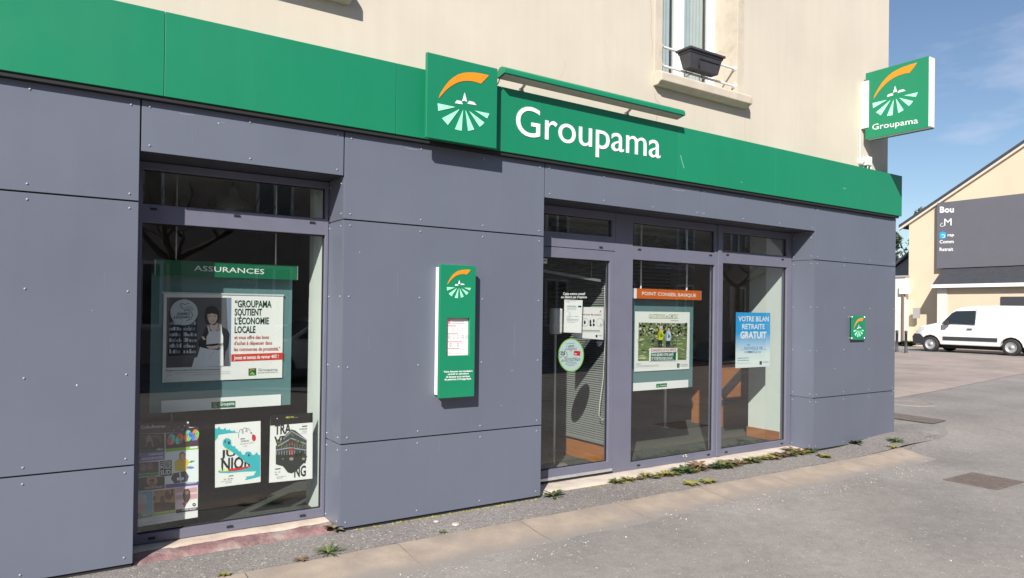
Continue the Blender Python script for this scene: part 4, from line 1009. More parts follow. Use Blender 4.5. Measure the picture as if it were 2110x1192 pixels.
a.text('LES ATTENTIONS', zp(260, 433), zp(412, 434), zp(0, 402)[1], ink(140, 165, 50), 1, .01); a.text('COMPTENT', zp(446, 436), zp(538, 437), zp(0, 404)[1], ink(140, 165, 50), 1, .01); a.text('QUI', zp(420, 432), zp(440, 432), zp(0, 416)[1], ink(50, 60, 60), 1, .02)
a.line(zP((262, 440), (540, 443)), .7, ink(40, 90, 60), 1); a.text('Groupama', zp(470, 468), zp(540, 469), zp(0, 456)[1], ink(80, 90, 85), 1)
a.poly(zP((165, 482), (627, 490), (615, 835), (158, 845))[::-1], ink(112, 124, 84), 1)
rnd = random.Random(12)
for i in range(230):
    x = rnd.uniform(172, 618); y = rnd.uniform(492, 610)
    a.circ(*zp(x, y), rnd.uniform(1, 3), ink(*rnd.choice([(52, 62, 40), (84, 96, 58), (150, 158, 112), (36, 46, 32), (206, 208, 180), (104, 112, 66)])), rnd.choice((2, 3)), ry=rnd.uniform(1.5, 3), n=7)
for i in range(120):
    x = rnd.uniform(172, 600); y = rnd.uniform(618, 828)
    a.circ(*zp(x, y), rnd.uniform(3, 8), ink(*rnd.choice([(156, 172, 108), (78, 102, 50), (206, 212, 160), (96, 122, 62), (128, 148, 84)])), rnd.choice((2, 3)), ry=rnd.uniform(.5, 1.3), n=8)
for (x, top, c_, hr) in ((368, 552, (196, 204, 40), (205, 200, 190)), (440, 560, (186, 206, 222), (52, 44, 42))):
    a.poly(zP((x-32, top+50), (x-12, top), (x+20, top), (x+32, top+50), (x+22, top+95), (x-22, top+95))[::-1], ink(*c_), 4)
    a.poly(zP((x-32, top+50), (x-12, top), (x-6, top+6), (x-14, top+95), (x-22, top+95))[::-1], ink(*[int(v*.72) for v in c_]), 5); a.poly(zP((x+4, top+20), (x+26, top+58), (x+6, top+72), (x-4, top+60))[::-1], ink(*[int(v*.6) for v in c_]), 5)
    a.circ(*zp(x+6, top-18), 3.6, ink(*hr), 5, ry=5, n=12); a.circ(*zp(x+6, top-12), 2.4, ink(205, 165, 145), 6, ry=3.4, n=12)
    a.poly(zP((x-20, top+95), (x+20, top+95), (x+14, 718), (x+2, 718), (x, top+120), (x-6, 718), (x-18, 718))[::-1], ink(36, 38, 44), 4)
for (x, y) in ((322, 672), (480, 676), (500, 660)):
    for k_ in range(14):
        t0, t1 = 2*math.pi*k_/14, 2*math.pi*(k_+1)/14
        a.line(zP((x+22*math.cos(t0), y+40*math.sin(t0)), (x+22*math.cos(t1), y+40*math.sin(t1))), .9, ink(44, 44, 46), 5)
a.line(zP((300, 630), (340, 640), (345, 690)), 1, ink(44, 44, 46), 5); a.poly(zP((285, 645), (310, 640), (310, 665), (288, 668))[::-1], ink(40, 40, 46), 6)
a.poly(zP((265, 722), (530, 722), (525, 765), (262, 765))[::-1], ink(232, 232, 228), 6); a.text('ÉCHANGEONS SUR NOS SERVICES', zp(278, 756), zp(518, 753), zp(0, 730)[1], ink(160, 56, 70), 7, .02)
a.poly(zP((262, 765), (530, 760), (530, 843), (260, 848))[::-1], ink(232, 232, 228), 6); a.poly(zP((278, 768), (516, 762), (513, 838), (276, 844))[::-1], ink(14, 92, 72), 7)
a.text('POUR ASSURER VOTRE SANTÉ', zp(284, 800), zp(490, 795), zp(0, 776)[1], WHITE_P, 8, .03); a.text('ET VOTRE POUVOIR D’ACHAT…', zp(284, 836), zp(495, 831), zp(0, 810)[1], WHITE_P, 8, .03)
a.line(zP((140, 875), (185, 873)), .8, ink(60, 60, 60), 1)
for y in (892, 902): a.line(zP((140, y), (355, y-10)), .6, ink(160, 160, 160), 1)
a.poly(zP((527, 869), (551, 868), (551, 907), (527, 909))[::-1], ink(18, 58, 40), 1); a.line(zP((532, 885), (545, 876)), .8, ink(200, 140, 60), 2); a.circ(*zp(539, 895), 1.4, ink(130, 190, 100), 2, n=8)
a.text('Groupama', zp(560, 887), zp(628, 885), zp(0, 872)[1], ink(70, 80, 78), 1); a.line(zP((560, 897), (625, 894)), .6, ink(150, 155, 155), 1)
a.flush()

# ---- blue retirement poster on the right-hand pane
pF = empty('poster', (6.9, GY, 0.9), 'blue and white VOTRE BILAN RETRAITE GRATUIT poster on the right-hand pane', 'poster')
zr = z1(1460, 440, 3.505); zR = zz(1460, 440, 3.505)
fY = R+.06
bx = flat_x(zR((200, 716), (446, 718), (443, 1108), (193, 1116)), fY)
def grad_mat(z0, z1_):
    m = bpy.data.materials.new('blue_fade_print'); m.use_nodes = True; t = m.node_tree; N = t.nodes; L = t.links
    g = N.new('ShaderNodeNewGeometry'); s_ = N.new('ShaderNodeSeparateXYZ'); L.new(g.outputs['Position'], s_.inputs[0])
    mr = N.new('ShaderNodeMapRange'); mr.inputs['From Min'].default_value = z0; mr.inputs['From Max'].default_value = z1_; L.new(s_.outputs['Z'], mr.inputs['Value'])
    c_ = N.new('ShaderNodeValToRGB'); e = c_.color_ramp.elements; e[0].position = .25; e[0].color = (0.70, 0.76, 0.76, 1); e[1].position = .62; e[1].color = (0.028, 0.33, 0.69, 1)
    L.new(mr.outputs[0], c_.inputs[0]); L.new(c_.outputs[0], N['Principled BSDF'].inputs['Base Color']); N['Principled BSDF'].inputs['Roughness'].default_value = .45
    return m
box('sheet', bx[0], bx[1], fY, fY+.002, bx[2], bx[3], grad_mat(bx[2], bx[3]), pF)
a = front(pF, fY-.0005); bl = ink(40, 130, 190)
for (t, x0_, yb, x1_, ye, tp, bo) in (('VOTRE BILAN', 215, 780, 434, 781, 744, .02), ('RETRAITE', 243, 836, 406, 836, 800, .02), ('GRATUIT', 228, 902, 418, 902, 856, .045)): a.text(t, zr(x0_, yb), zr(x1_, ye), zr(0, tp)[1], WHITE_P, 1, bo)
for (t, x0_, yb, x1_, ye, tp) in (('AU', 278, 957, 298, 957, 943), ('NOUVELLE VIE', 258, 985, 390, 984, 965), ('COMMENCE ICI', 258, 1010, 378, 1009, 993)): a.text(t, zr(x0_, yb), zr(x1_, ye), zr(0, tp)[1], bl, 1, .01)
for (x0_, x1_, y_) in ((233, 252, 986), (396, 413, 984)): a.line(zR((x0_, y_), (x1_, y_)), .7, bl, 1)
for (x0_, y_, x1_) in ((208, 1047, 290), (208, 1064, 293)): a.line(zR((x0_, y_), (x1_, y_-3)), 1.5, ink(110, 160, 190), 1)
a.line(zR((208, 1085), (300, 1080)), .6, ink(190, 150, 160), 1)
a.poly(zR((368, 1068), (385, 1067), (385, 1092), (368, 1094))[::-1], ink(20, 60, 45), 1); a.text('Groupama', zr(392, 1079), zr(433, 1077), zr(0, 1068)[1], ink(70, 90, 90), 1)
a.flush()

# ---- things stuck on the door glass
DY = R + 0.0305
zo = z1(1100, 560, 4.965); zO = zz(1100, 560, 4.965)
def sheet_d(root, qd, m): return MB().poly([P(x, y, DY+.003) for x, y in qd][::-1]).poly([P(x, y, DY+.0024) for x, y in qd][::-1]).build('sheet', m, root, fix=False)
lt = empty('door_lettering', (4.1, DY, 1.68), 'two lines of small white lettering on the door glass', 'lettering')
a = front(lt, DY); a.step = -.0006
a.text('Cette agence conseil', zo(300, 240), zo(524, 239), zo(0, 214)[1], WHITE_P, 1, .03); a.text('ne détient pas d’espèces', zo(280, 272), zo(543, 272), zo(0, 248)[1], WHITE_P, 1, .03); a.flush()
nt_ = empty('notice_sheet', (4.2, DY, 1.3), 'white printed notice sheet taped to the door glass', 'notice')
sheet_d(nt_, zO((312, 286), (500, 294), (486, 629), (304, 622)), PAPER)
a = front(nt_, DY+.0018); a.step = .0003
for (x0_, y_, x1_, w_) in ((328, 298, 430, .6), (328, 310, 365, .8), (336, 352, 430, 1), (336, 362, 440, .8), (336, 382, 435, 1), (336, 404, 356, .7), (360, 420, 375, .6), (360, 432, 375, .6), (360, 444, 375, .6), (336, 457, 395, .7), (412, 458, 456, .7), (336, 476, 375, .7), (334, 490, 460, .7), (334, 503, 455, .6), (334, 517, 420, .6)): a.line(zO((x0_, y_), (x1_, y_+2)), w_, ink(130, 135, 150), 1)
a.poly(zO((453, 349), (487, 351), (486, 367), (453, 365))[::-1], ink(50, 56, 84), 1); a.flush()
wn = empty('wall_notice', (4.45, DY, 1.2), 'white hygiene notice with red heading and hand drawings behind the door glass', 'notice')
zw = z1(1100, 560, 4.965)
WY = DY + 0.06
MB().prism([P(x, y, WY) for x, y in zO((410, 362), (716, 366), (712, 698), (408, 676))], (0, .003, 0)).build('sheet', PAPER, wn)
a = front(wn, WY-.0005)
a.text('nes tous des acteurs !', zo(497, 446), zo(695, 450), zo(0, 428)[1], ink(170, 50, 80), 1, .02)
for (x, y) in ((525, 520), (597, 525), (676, 522)):
    for k_ in range(16):
        t0, t1 = 2*math.pi*k_/16, 2*math.pi*(k_+1)/16
        if x != 597: a.line(zO((x+34*math.cos(t0), y+42*math.sin(t0)), (x+34*math.cos(t1), y+42*math.sin(t1))), .5, ink(120, 125, 130), 1)
for (x, y, r1, r2) in ((578, 515, 1.8, 5), (612, 505, 1.8, 4), (580, 548, 2.6, 2.4), (612, 545, 2.2, 3), (520, 520, 2, 4)): a.circ(*zo(x, y), r1, ink(26, 30, 34), 2, ry=r2, n=10)
a.circ(*zo(684, 540), 2.2, ink(200, 180, 110), 2, n=10); a.poly(zO((680, 400), (690, 395), (686, 415), (672, 422))[::-1], ink(190, 40, 80), 1)
a.line(zO((500, 602), (675, 606)), 2, ink(150, 155, 130), 1); a.line(zO((500, 616), (680, 618)), .8, ink(170, 175, 160), 1)
a.poly(zO((632, 648), (650, 648), (650, 674), (632, 674))[::-1], ink(28, 34, 32), 1); a.line(zO((656, 656), (696, 658)), 1.2, ink(150, 155, 150), 1); a.flush()
st = empty('round_sticker', (4.15, DY, 1.0), 'round pale sticker with green rim and bicycle drawing on the door glass', 'sticker')
a = front(st, DY+.0026); a.step = .0003
cx_, cy_ = zo(381, 855)
a.circ(cx_, cy_, 26.5, ink(128, 190, 70), 0, ry=34.3, n=48, name='rim'); a.circ(cx_, cy_, 24.6, ink(190, 204, 206), 1, ry=32.2, n=48, name='disc')
a.text('1 DEVIS', zo(333, 780), zo(412, 772), zo(0, 760)[1], ink(50, 60, 70), 2, .02); a.text('D’ASSURANCE', zo(318, 805), zo(438, 796), zo(0, 790)[1], ink(60, 70, 80), 2, .02)
a.poly(zO((368, 808), (392, 806), (380, 818)), ink(150, 50, 70), 2); a.poly(zO((412, 808), (478, 816), (472, 864), (406, 856))[::-1], ink(196, 50, 58), 2); a.circ(*zo(420, 842), 1.2, WHITE_P, 3, n=8); a.circ(*zo(432, 843), 1.2, WHITE_P, 3, n=8)
for (x, r_) in ((272, 22), (322, 24)):
    for k_ in range(16):
        t0, t1 = 2*math.pi*k_/16, 2*math.pi*(k_+1)/16
        a.line(zO((x+.8*r_*math.cos(t0), 850+r_*1.3*math.sin(t0)), (x+.8*r_*math.cos(t1), 850+r_*1.3*math.sin(t1))), .8, ink(30, 32, 38), 2)
a.line(zO((272, 850), (295, 825), (318, 850), (298, 852), (272, 850)), 1, ink(30, 32, 38), 2); a.line(zO((318, 850), (308, 808)), 1, ink(30, 32, 38), 2); a.line(zO((270, 822), (298, 820)), 1.2, ink(30, 32, 38), 2)
a.text('UN VÉLO ÉLECTRIQUE', zo(280, 926), zo(475, 910), zo(0, 902)[1], ink(60, 74, 84), 2, .015)
for (x0_, y_, x1_) in ((315, 890, 446), (325, 936, 435), (322, 950, 440), (345, 965, 420), (330, 740, 420)): a.line(zO((x0_, y_), (x1_, y_-8)), 1.0, ink(110, 130, 140), 2)
a.flush()
tag_ = empty('door_tag', (3.75, DY, 2.0), 'tiny white sticker at the top of the door glass', 'sticker')
a = front(tag_, DY-.001); zt2 = zz(1100, 420, 5.418)
a.poly(zt2((102, 610), (150, 614), (148, 672), (104, 668))[::-1], WHITE_P, 0, 'sheet'); a.line(zt2((112, 634), (140, 634)), 1.8, ink(30, 30, 60), 1); a.flush()

# ================================================================== FURNITURE OF THE ROOM
SLAT = mat('blind_slat', (0.22, 0.23, 0.225), 0.45, rand=0.05)
def blind(name, p0, p1, z0, z1_, label, pitch=0.034, tilt=0.55, drop=0.0, stack=False):
    """venetian blind hanging between two floor points; drop lowers the far end"""
    p0, p1 = Vector(p0), Vector(p1); d = (p1-p0); L_ = d.length; d.normalize(); nrm = Vector((-d.y, d.x, 0))
    rt = empty(name, (p0+p1)/2 + Vector((0, 0, z0)), label, 'blind')
    def at(s_, z, o): return p0 + d*s_ + nrm*o + Vector((0, 0, z))
    def bar(x0_, x1_, za_, zb_, w_, nm, m):
        q = [at(x0_, za_-drop*0, -w_), at(x1_, za_-drop, -w_), at(x1_, zb_-drop, -w_), at(x0_, zb_, -w_)]
        MB().prism(q, nrm*(2*w_)).build(nm, m, rt)
    MB().prism([at(0, z1_, -.02), at(L_, z1_, -.02), at(L_, z1_+.04, -.02), at(0, z1_+.04, -.02)], nrm*.04).build('head_rail', SLAT, rt)
    bar(0, L_, z0-.03, z0-.005, .014, 'bottom_rail', SLAT)
    b = MB(); z = z0
    while z < z1_-.01:
        f = (z1_-z)/(z1_-z0+1e-6)
        hw_ = pitch*.42; o = hw_*math.cos(tilt); u = hw_*math.sin(tilt); dz = drop*f
        q = [at(.005, z-u, -o), at(L_-.005, z-u-dz, -o), at(L_-.005, z+u-dz, o), at(.005, z+u, o)]
        b.add(q, [(0, 1, 2, 3)]); z += pitch
    put(b.build('slats', SLAT, rt), kind='stuff')
    for s_ in (.12*L_, .88*L_): MB().tube([at(s_, z0-drop*s_/L_, -.016), at(s_, z1_, -.016)], .0022, 5).build('cord', mat('cord', (.6, .6, .58), .7), rt)
    return rt
# glazed vestibule partition behind the door, with its blind
vb = empty('vestibule_partition', (4.80, 1.1, 0.062), 'orange wood framed partition with blind behind the door', 'partition')
box('base_rail', 4.775, 4.825, .42, 1.85, .063, .26, WOOD, vb, .003)
box('post', 4.765, 4.835, 1.86, 1.95, .063, 2.69, WOOD, vb, .003)
box('top_rail', 4.78, 4.82, .42, 1.85, 2.20, 2.28, WOOD, vb, .003)
blind('venetian_blind', (4.76, .47, 0), (4.76, 1.80, 0), .30, 2.12, 'fine grey venetian blind lowered over the vestibule partition', pitch=.023, tilt=-1.0)
blind('bunched_blind', (3.70, .52, 0), (4.66, .47, 0), 2.03, 2.12, 'half raised grey blind hanging askew above the door glass', pitch=.016, drop=.10)
MB().tube([P(1246, 590, .46), P(1247, 700, .46), P(1243, 780, .46), P(1236, 830, .46), P(1234, 855, .46), P(1240, 866, .46), P(1246, 862, .46)], .004, 6).build('blind_cord', mat('cord', (.6, .6, .58), .7))
put(bpy.data.objects['blind_cord'], 'white looped blind cord hanging inside the door', 'cord')
blind('venetian_blind', (5.0, 1.75, 0), (7.46, 1.75, 0), 1.36, 2.60, 'wide grey venetian blind half lowered behind the teal bank display', pitch=.046)
# rear office partition wall, stand-in post, table, chair
box('counter_wall', 4.85, 8.96, 3.6, 3.68, .063, 2.695, mat('maroon_panel', (0.055, 0.030, 0.026), 0.5, var=0.2), shop)
MB().tube([(7.02, 1.84, .063), (7.02, 1.84, 1.35)], .026, 14).lathe([(.001, .012), (.05, .010), (.055, 0)], (7.02, 1.84, .063)).build('reflection_post', ALU); put(bpy.data.objects['reflection_post'], 'added slim post standing in for a bollard reflection behind the teal bank display', 'post')  # post added in place of a bollard reflected in the glass
tb = empty('reception_desk', (8.2, 1.6, .062), 'orange wood reception desk with dark top inside the right-hand pane', 'desk')
box('front_panel', 7.72, 8.92, 1.50, 1.53, .063, .92, WOOD, tb, .003)
box('desk_top', 7.68, 8.95, 1.44, 2.05, .925, .955, mat('dark_top', (0.03, 0.026, 0.025), 0.3), tb, .004)
box('plinth_rail', 7.72, 8.92, 1.485, 1.498, .36, .43, mat('rail_shadow_dark', (0.04, 0.035, 0.035), .5), tb)
A_, C_ = Vector((7.74, 1.478, .50)), Vector((8.35, 1.478, .92)); o = Vector((-.03, 0, .05)); MB().prism([A_-o, A_+o, C_+o, C_-o], (0, .018, 0)).build('shadow_diagonal', mat('rail_shadow_dark', (0.04, 0.035, 0.035), .5), tb)  # dark diagonal bar imitating the shadow pattern on the sunlit desk front
box('side_panel', 7.72, 7.75, 1.532, 2.0, .063, .92, WOOD, tb)
put(box('rug', 6.3, 7.45, 2.05, 3.1, .0632, .070, mat('maroon_rug', (0.09, 0.040, 0.030), .9, var=.2, vscale=20)), 'maroon rug on the dark carpet inside the agency', 'rug')
def chair(loc, rz, label):
    c_ = empty('visitor_chair', loc, label, 'chair', 'dark chairs inside the agency')
    dkf = mat('chair_fabric', (0.03, 0.03, 0.035), .9)
    s = math.sin(rz); k_ = math.cos(rz); L0 = Vector(loc)
    T = lambda x, y, z: L0 + Vector((x*k_-y*s, x*s+y*k_, z))
    MB().prism([T(-.22, -.22, .42), T(.22, -.22, .42), T(.22, .22, .42), T(-.22, .22, .42)], (0, 0, .06)).build('seat', dkf, c_, .02)
    MB().prism([T(-.21, .20, .55), T(.21, .20, .55), T(.20, .27, .88), T(-.20, .27, .88)], T(0, .03, 0)-T(0, 0, 0)).build('backrest', dkf, c_, .012)
    for (x, y) in ((-.19, -.2), (.19, -.2), (-.19, .22), (.19, .22)): MB().tube([T(x*1.08, y*1.1, .0), T(x, y, .42 if y < 0 else .86)], .012, 8).build('leg', ALU, c_)
chair((1.0, 2.3, .062), 2.5, 'dark upholstered visitor chair deep behind the left window')
dp = empty('soap_dispenser', (4.0, .75, 1.25), 'white gel dispenser on a thin stand just inside the door', 'dispenser')
p = P(1147, 660, .75)
MB().box(p.x-.06, p.x+.06, .72, .80, p.z-.14, p.z+.12).build('housing', WHITE_P, dp, .02); MB().tube([(p.x, .77, .065), (p.x, .77, p.z-.14)], .014, 8).lathe([(.001, .01), (.13, .008), (.14, 0)], (p.x, .77, .063)).build('stand', ALU, dp)
def pendant(x, y, z, label):
    r_ = empty('pendant_lamp', (x, y, 2.70), label, 'lamp', 'metal pendant lamps inside the agency')
    MB().tube([(x, y, z+.2), (x, y, 2.699)], .006, 6).build('flex', BLACK, r_)
    MB().lathe([(.17, 0), (.165, .02), (.11, .085), (.05, .12), (.042, .17), (.02, .20), (.001, .20)], (x, y, z), 'z', 24).build('lamp_shade', mat('pendant_metal', (.52, .54, .52), .3, .6), r_)
for (px, py, Y, nm) in ((480, 392, 1.6, 'aluminium pendant lamp behind the top of the left window'), (1175, 482, 2.2, 'aluminium pendant lamp seen through the light above the door'),
                    (1352, 500, 2.3, 'aluminium pendant lamp seen above the orange header'), (1560, 507, 2.3, 'aluminium pendant lamp seen through the top right-hand pane')):
    p = P(px, py, Y); pendant(p.x, Y, min(p.z, 2.45), nm)
# ================================================================== GROUND DETAILS
IRON = mat('rusty_iron', (0.17, 0.135, 0.12), 0.75, 0.2, var=0.2, vscale=12, bump=0.4, bscale=50)
def gz(x, y): return h(x, y) - 0.035
mh = empty('manhole_cover', (12.5, 1.35, gz(12.5, 1.35)), 'round cast iron manhole cover in the asphalt near the brick paving', 'manhole')
MB().lathe([(.001, .004), (.33, .004), (.33, .010), (.38, .010), (.40, -.01)], (12.55, 1.40, gz(12.5, 1.4)), 'z', 28, False).build('ring', mat('cover_concrete', (.24, .215, .20), .85, var=.15, vscale=10), mh)
dr_ = empty('access_cover', (10.8, .5, gz(10.8, .5)), 'rectangular iron access cover just beyond the shop corner', 'cover')
MB().prism([(10.45, .05, gz(10.5, .1)+.012), (10.95, .10, gz(10.9, .1)+.012), (11.05, .95, gz(11, .9)+.008), (10.5, .9, gz(10.5, .9)+.010)], (0, 0, .006)).build('plate', IRON, dr_)
gr = empty('drain_grate', (8.0, -1.36, gz(8, -1.36)), 'square rusty drain grate set in the road', 'grate')
g0 = Vector((7.56, -1.90, gz(8, -1.4)+.002))
MB().box(g0.x, g0.x+.62, g0.y, g0.y+.03, g0.z, g0.z+.006).box(g0.x, g0.x+.62, g0.y+.45, g0.y+.48, g0.z, g0.z+.006).box(g0.x, g0.x+.03, g0.y+.03, g0.y+.45, g0.z, g0.z+.006).box(g0.x+.59, g0.x+.62, g0.y+.03, g0.y+.45, g0.z, g0.z+.006).build('rim', IRON, gr)
MB().poly([(g0.x+.02, g0.y+.02, g0.z), (g0.x+.6, g0.y+.02, g0.z), (g0.x+.6, g0.y+.46, g0.z), (g0.x+.02, g0.y+.46, g0.z)]).build('pit', BLACK, gr)
for i in range(10):
    x = g0.x+.05+i*.055; MB().box(x, x+.028, g0.y+.031, g0.y+.449, g0.z+.001, g0.z+.006).build('bar', IRON, gr)

# pale petals and grit blown along the gutter
rnd = random.Random(21)
b = MB()
def fleck(x, y, s, z=None):
    a = rnd.uniform(0, 6.28); z = (gz(x, y) + .003) if z is None else z
    e = rnd.uniform(.35, .8); k_ = rnd.randint(4, 6); up_ = rnd.uniform(0, .004)
    b.poly([(x + s*math.cos(a)*math.cos(2*math.pi*i/k_) - s*e*math.sin(a)*math.sin(2*math.pi*i/k_), y + s*math.sin(a)*math.cos(2*math.pi*i/k_) + s*e*math.cos(a)*math.sin(2*math.pi*i/k_), z + up_*math.cos(2*math.pi*i/k_)+.001) for i in range(k_)])
for i in range(650):
    x = rnd.uniform(1.5, 8.4); c_ = -0.98 + .08*math.sin(x*1.7)
    if x < 4.2 and rnd.random() < .55: continue
    fleck(x, c_ + rnd.gauss(0, .10), rnd.uniform(.004, .011))
for i in range(260): fleck(rnd.uniform(-.5, 12), rnd.uniform(-4.2, -.85), rnd.uniform(.003, .008))
for i in range(40): fleck(rnd.uniform(8.6, 11), rnd.uniform(-1.2, .1), rnd.uniform(.004, .01), None)
put(b.build('petals', mat('petal_white', (0.50, 0.475, 0.44), .8), fix=False), 'pale petals and grit scattered along the road edge', 'petals', kind='stuff')
# small pale stones on the pavement
for (px, py, s_, lb) in ((939, 1083.5, .030, 'pale pebble lying at the foot of the grey pillar'), (899, 1077, .022, 'small grey pebble beside the pillar base')):
    p = G(px, py, .0); r_ = random.Random(px); bm = MB()
    bm.lathe([(.001, 0), (s_, s_*.15), (s_*.85, s_*.5), (.001, s_*.62)], (p.x, p.y, .002), 'z', 7, False); put(bm.build('pebble', mat('pebble', (.45, .42, .39), .9)), lb, 'stone')

# ================================================================== WEEDS
LEAF = [mat('weed_green', (0.070, 0.105, 0.034), .6, rand=.15, var=.2, vscale=30), mat('weed_yellow', (0.21, 0.195, 0.05), .65, rand=.15, var=.25, vscale=25), mat('weed_rust', (0.165, 0.105, 0.060), .7, var=.3, vscale=30), mat('weed_dark', (0.040, 0.078, 0.026), .6, rand=.1, var=.2, vscale=25), mat('weed_dry', (0.16, 0.12, 0.085), .8, var=.3, vscale=30)]
def weed(name, loc, size, n_, m_, label, group=None, flat=.5, seed=0, thin=.16, m2=None, jag=False):
    rr = random.Random(seed*77+5); loc = Vector(loc)
    def leaves(k_, shrink):
        b = MB()
        for i in range(k_):
            a = 6.283*i/k_*1.618 + rr.uniform(-.4, .4); L_ = size*rr.uniform(.55, 1.1)*shrink; el = rr.uniform(.15, 1.25)*(1-flat) + rr.uniform(.08, .35)*flat
            d = Vector((math.cos(a), math.sin(a), 0)); w_ = L_*thin*rr.uniform(.7, 1.2); s_ = Vector((-d.y, d.x, 0))
            ns_ = 5; vs = []
            for j in range(ns_+1):
                t = j/ns_; c_ = loc + d*(L_*t*math.cos(el*(1-t*.55))) + Vector((0, 0, .003 + L_*math.sin(el)*(t - .42*t*t*1.3)))
                ww = w_*(math.sin(math.pi*min(1, .12+t*.88))**.8 if j < ns_ else .02)*(1.25 if (jag and j % 2) else (.72 if jag else 1))
                vs += [c_ - s_*ww + Vector((0, 0, ww*.35)), c_, c_ + s_*ww + Vector((0, 0, ww*.35))]
            b.add(vs, [(3*j+q_, 3*j+q_+1, 3*j+q_+4, 3*j+q_+3) for j in range(ns_) for q_ in (0, 1)], True)
        return b
    rt = empty(name, loc, label, 'weed', group)
    leaves(n_, 1).build('leaves', m_, rt, fix=False)
    if m2 is not None: leaves(max(3, n_//2), .75).build('faded_leaves', m2, rt, fix=False)
    return rt
weed('dandelion', (P(1137, 1016, -.02).x+.02, -.02, 0), .15, 16, LEAF[0], 'green rosette weed at the door-side foot of the grey pillar', flat=.35, seed=1, thin=.10, jag=True)
p = G(676, 1141); weed('grass_tuft', (p.x, p.y-.0, .0), .13, 30, LEAF[0], 'spiky green grass tuft in the pavement edge by the left window', flat=.3, seed=2, thin=.04, m2=LEAF[1])
p = G(621, 1156); weed('dry_weed', (p.x, p.y, .0), .06, 9, LEAF[2], 'withered brown weed lying beside the grass tuft', flat=.9, seed=3, thin=.22)
p = G(680, 1094); weed('dry_weed', (1.80, .03, .015), .085, 22, LEAF[4], 'greyish dry weed in the corner of red stone step and pillar', flat=.2, seed=4, thin=.2, m2=LEAF[3])
p = G(912, 1099); weed('small_weed', (p.x, p.y, .0), .045, 9, LEAF[0], 'tiny green sprig at the gutter edge below the pillar', flat=.4, seed=5, thin=.2)
p = G(460, 1186); weed('small_weed', (p.x, p.y, .0), .05, 12, LEAF[1], 'low mossy sprig at the edge of gutter and pavement', flat=.7, seed=6, thin=.3)
p = P(1762, 915, -.03); weed('small_weed', (p.x, -.04, h(p.x, -.04)), .14, 14, LEAF[3], 'dark small weed at the foot of the corner cladding', flat=.3, seed=7, thin=.12, m2=LEAF[4])
p = G(1848, 908, .07); weed('grass_tuft', (p.x, p.y, pave_z(p.x, p.y)), .15, 22, LEAF[0], 'green grass tuft in the asphalt past the shop corner', flat=.5, seed=8, thin=.07, m2=LEAF[1])
p = G(1842, 919, .05); weed('grass_tuft', (p.x, p.y, pave_z(p.x, p.y)), .11, 14, LEAF[1], 'yellowish grass tuft in the asphalt crack near the gutter end', flat=.6, seed=9, thin=.1)
for (px, py, i) in ((1700, 942, 10), (1425, 999, 11), (1460, 995, 12)):
    p = G(px, py, .0); weed('moss_patch', (p.x, p.y, pave_z(p.x, p.y)), .10, 22, LEAF[1], 'flat yellow moss sprig on the line between gutter and pavement', 'moss sprigs along the gutter line', flat=1, seed=i, thin=.3)
rw = random.Random(31)
x = 4.55; i = 0
while x < 7.62:
    d_ = math.sin((x-4.5)*1.9)*.5+.5
    big = rw.random() < .38
    kind = rw.choice((0, 1, 1, 2, 3)) if x < 6.9 else rw.choice((2, 4, 3, 1))
    s_ = (rw.uniform(.10, .15) if big else rw.uniform(.05, .10))*(1.1 if x > 5.4 else .8)
    nm, lb = {0: ('green_weed', 'leafy green weed growing along the pale window threshold'), 1: ('yellow_weed', 'yellow green weed growing along the pale window threshold'), 2: ('rusty_weed', 'reddish withered weed growing along the pale window threshold'), 3: ('dark_weed', 'dark green weed growing along the pale window threshold'), 4: ('dry_weed', 'dry brown weed growing along the pale window threshold')}[kind]
    lb = ('big ' if big else 'small ') + lb.replace('along the pale window threshold', 'at the threshold foot ' + ('beside the door post' if x < 4.95 else 'below the middle pane' if x < 6.2 else 'below the right-hand pane' if x < 7.4 else 'next to the corner cladding'))
    yy = rw.uniform(-.03, .085) if x > 4.8 else .07
    weed(nm, (x, yy, pave_z(x, yy)), s_, rw.randint(22, 38), LEAF[kind], lb, 'weeds along the threshold', flat=rw.uniform(.0, .5), seed=100+i, thin=rw.uniform(.07, .16), m2=LEAF[(kind+1) % 4], jag=big)
    x += rw.uniform(.025, .075); i += 1
sp = empty('flower_stalk', (5.6, .03, 0), 'thin dry flower stalk rising in front of the middle pane', 'weed')
a0 = Vector((P(1408, 960, .03).x, .03, 0)); tp = P(1413, 938, .03)
MB().tube([a0, lerp(a0, tp, .5)+Vector((.008, 0, 0)), tp], .0022, 5).tube([lerp(a0, tp, .6), lerp(a0, tp, .9)+Vector((-.03, 0, .01))], .0016, 5).build('stem', LEAF[1], sp)
b = MB()
for q_ in (tp, tp+Vector((.012, 0, -.015)), lerp(a0, tp, .9)+Vector((-.03, 0, .01))): b.lathe([(.001, -.008), (.009, 0), (.001, .008)], q_, 'z', 6)
b.build('seed_heads', mat('seed', (.5, .47, .36), .8), sp)
# low moss in the joint between wall and pavement
b = MB()
for i in range(420):
    x = rw.choice((rw.uniform(4.2, 7.5), rw.uniform(4.2, 7.5), rw.uniform(1.95, 3.6))); y = rw.gauss(.065, .022) if x > 3.6 else rw.uniform(-.03, -.004)
    s_ = rw.uniform(.006, .018); a_ = rw.uniform(0, 6.28)
    z = pave_z(x, y)+.001
    b.add([(x+s_*math.cos(a_), y+s_*.7*math.sin(a_), z), (x+s_*math.cos(a_+2.1), y+s_*.7*math.sin(a_+2.1), z), (x+s_*math.cos(a_+4.2), y+s_*.7*math.sin(a_+4.2), z), (x, y, z+s_*.6)], [(0, 1, 3), (1, 2, 3), (2, 0, 3)])
put(b.build('moss', LEAF[1], fix=False), 'thin line of moss in the joint below the windows', 'moss', kind='stuff')

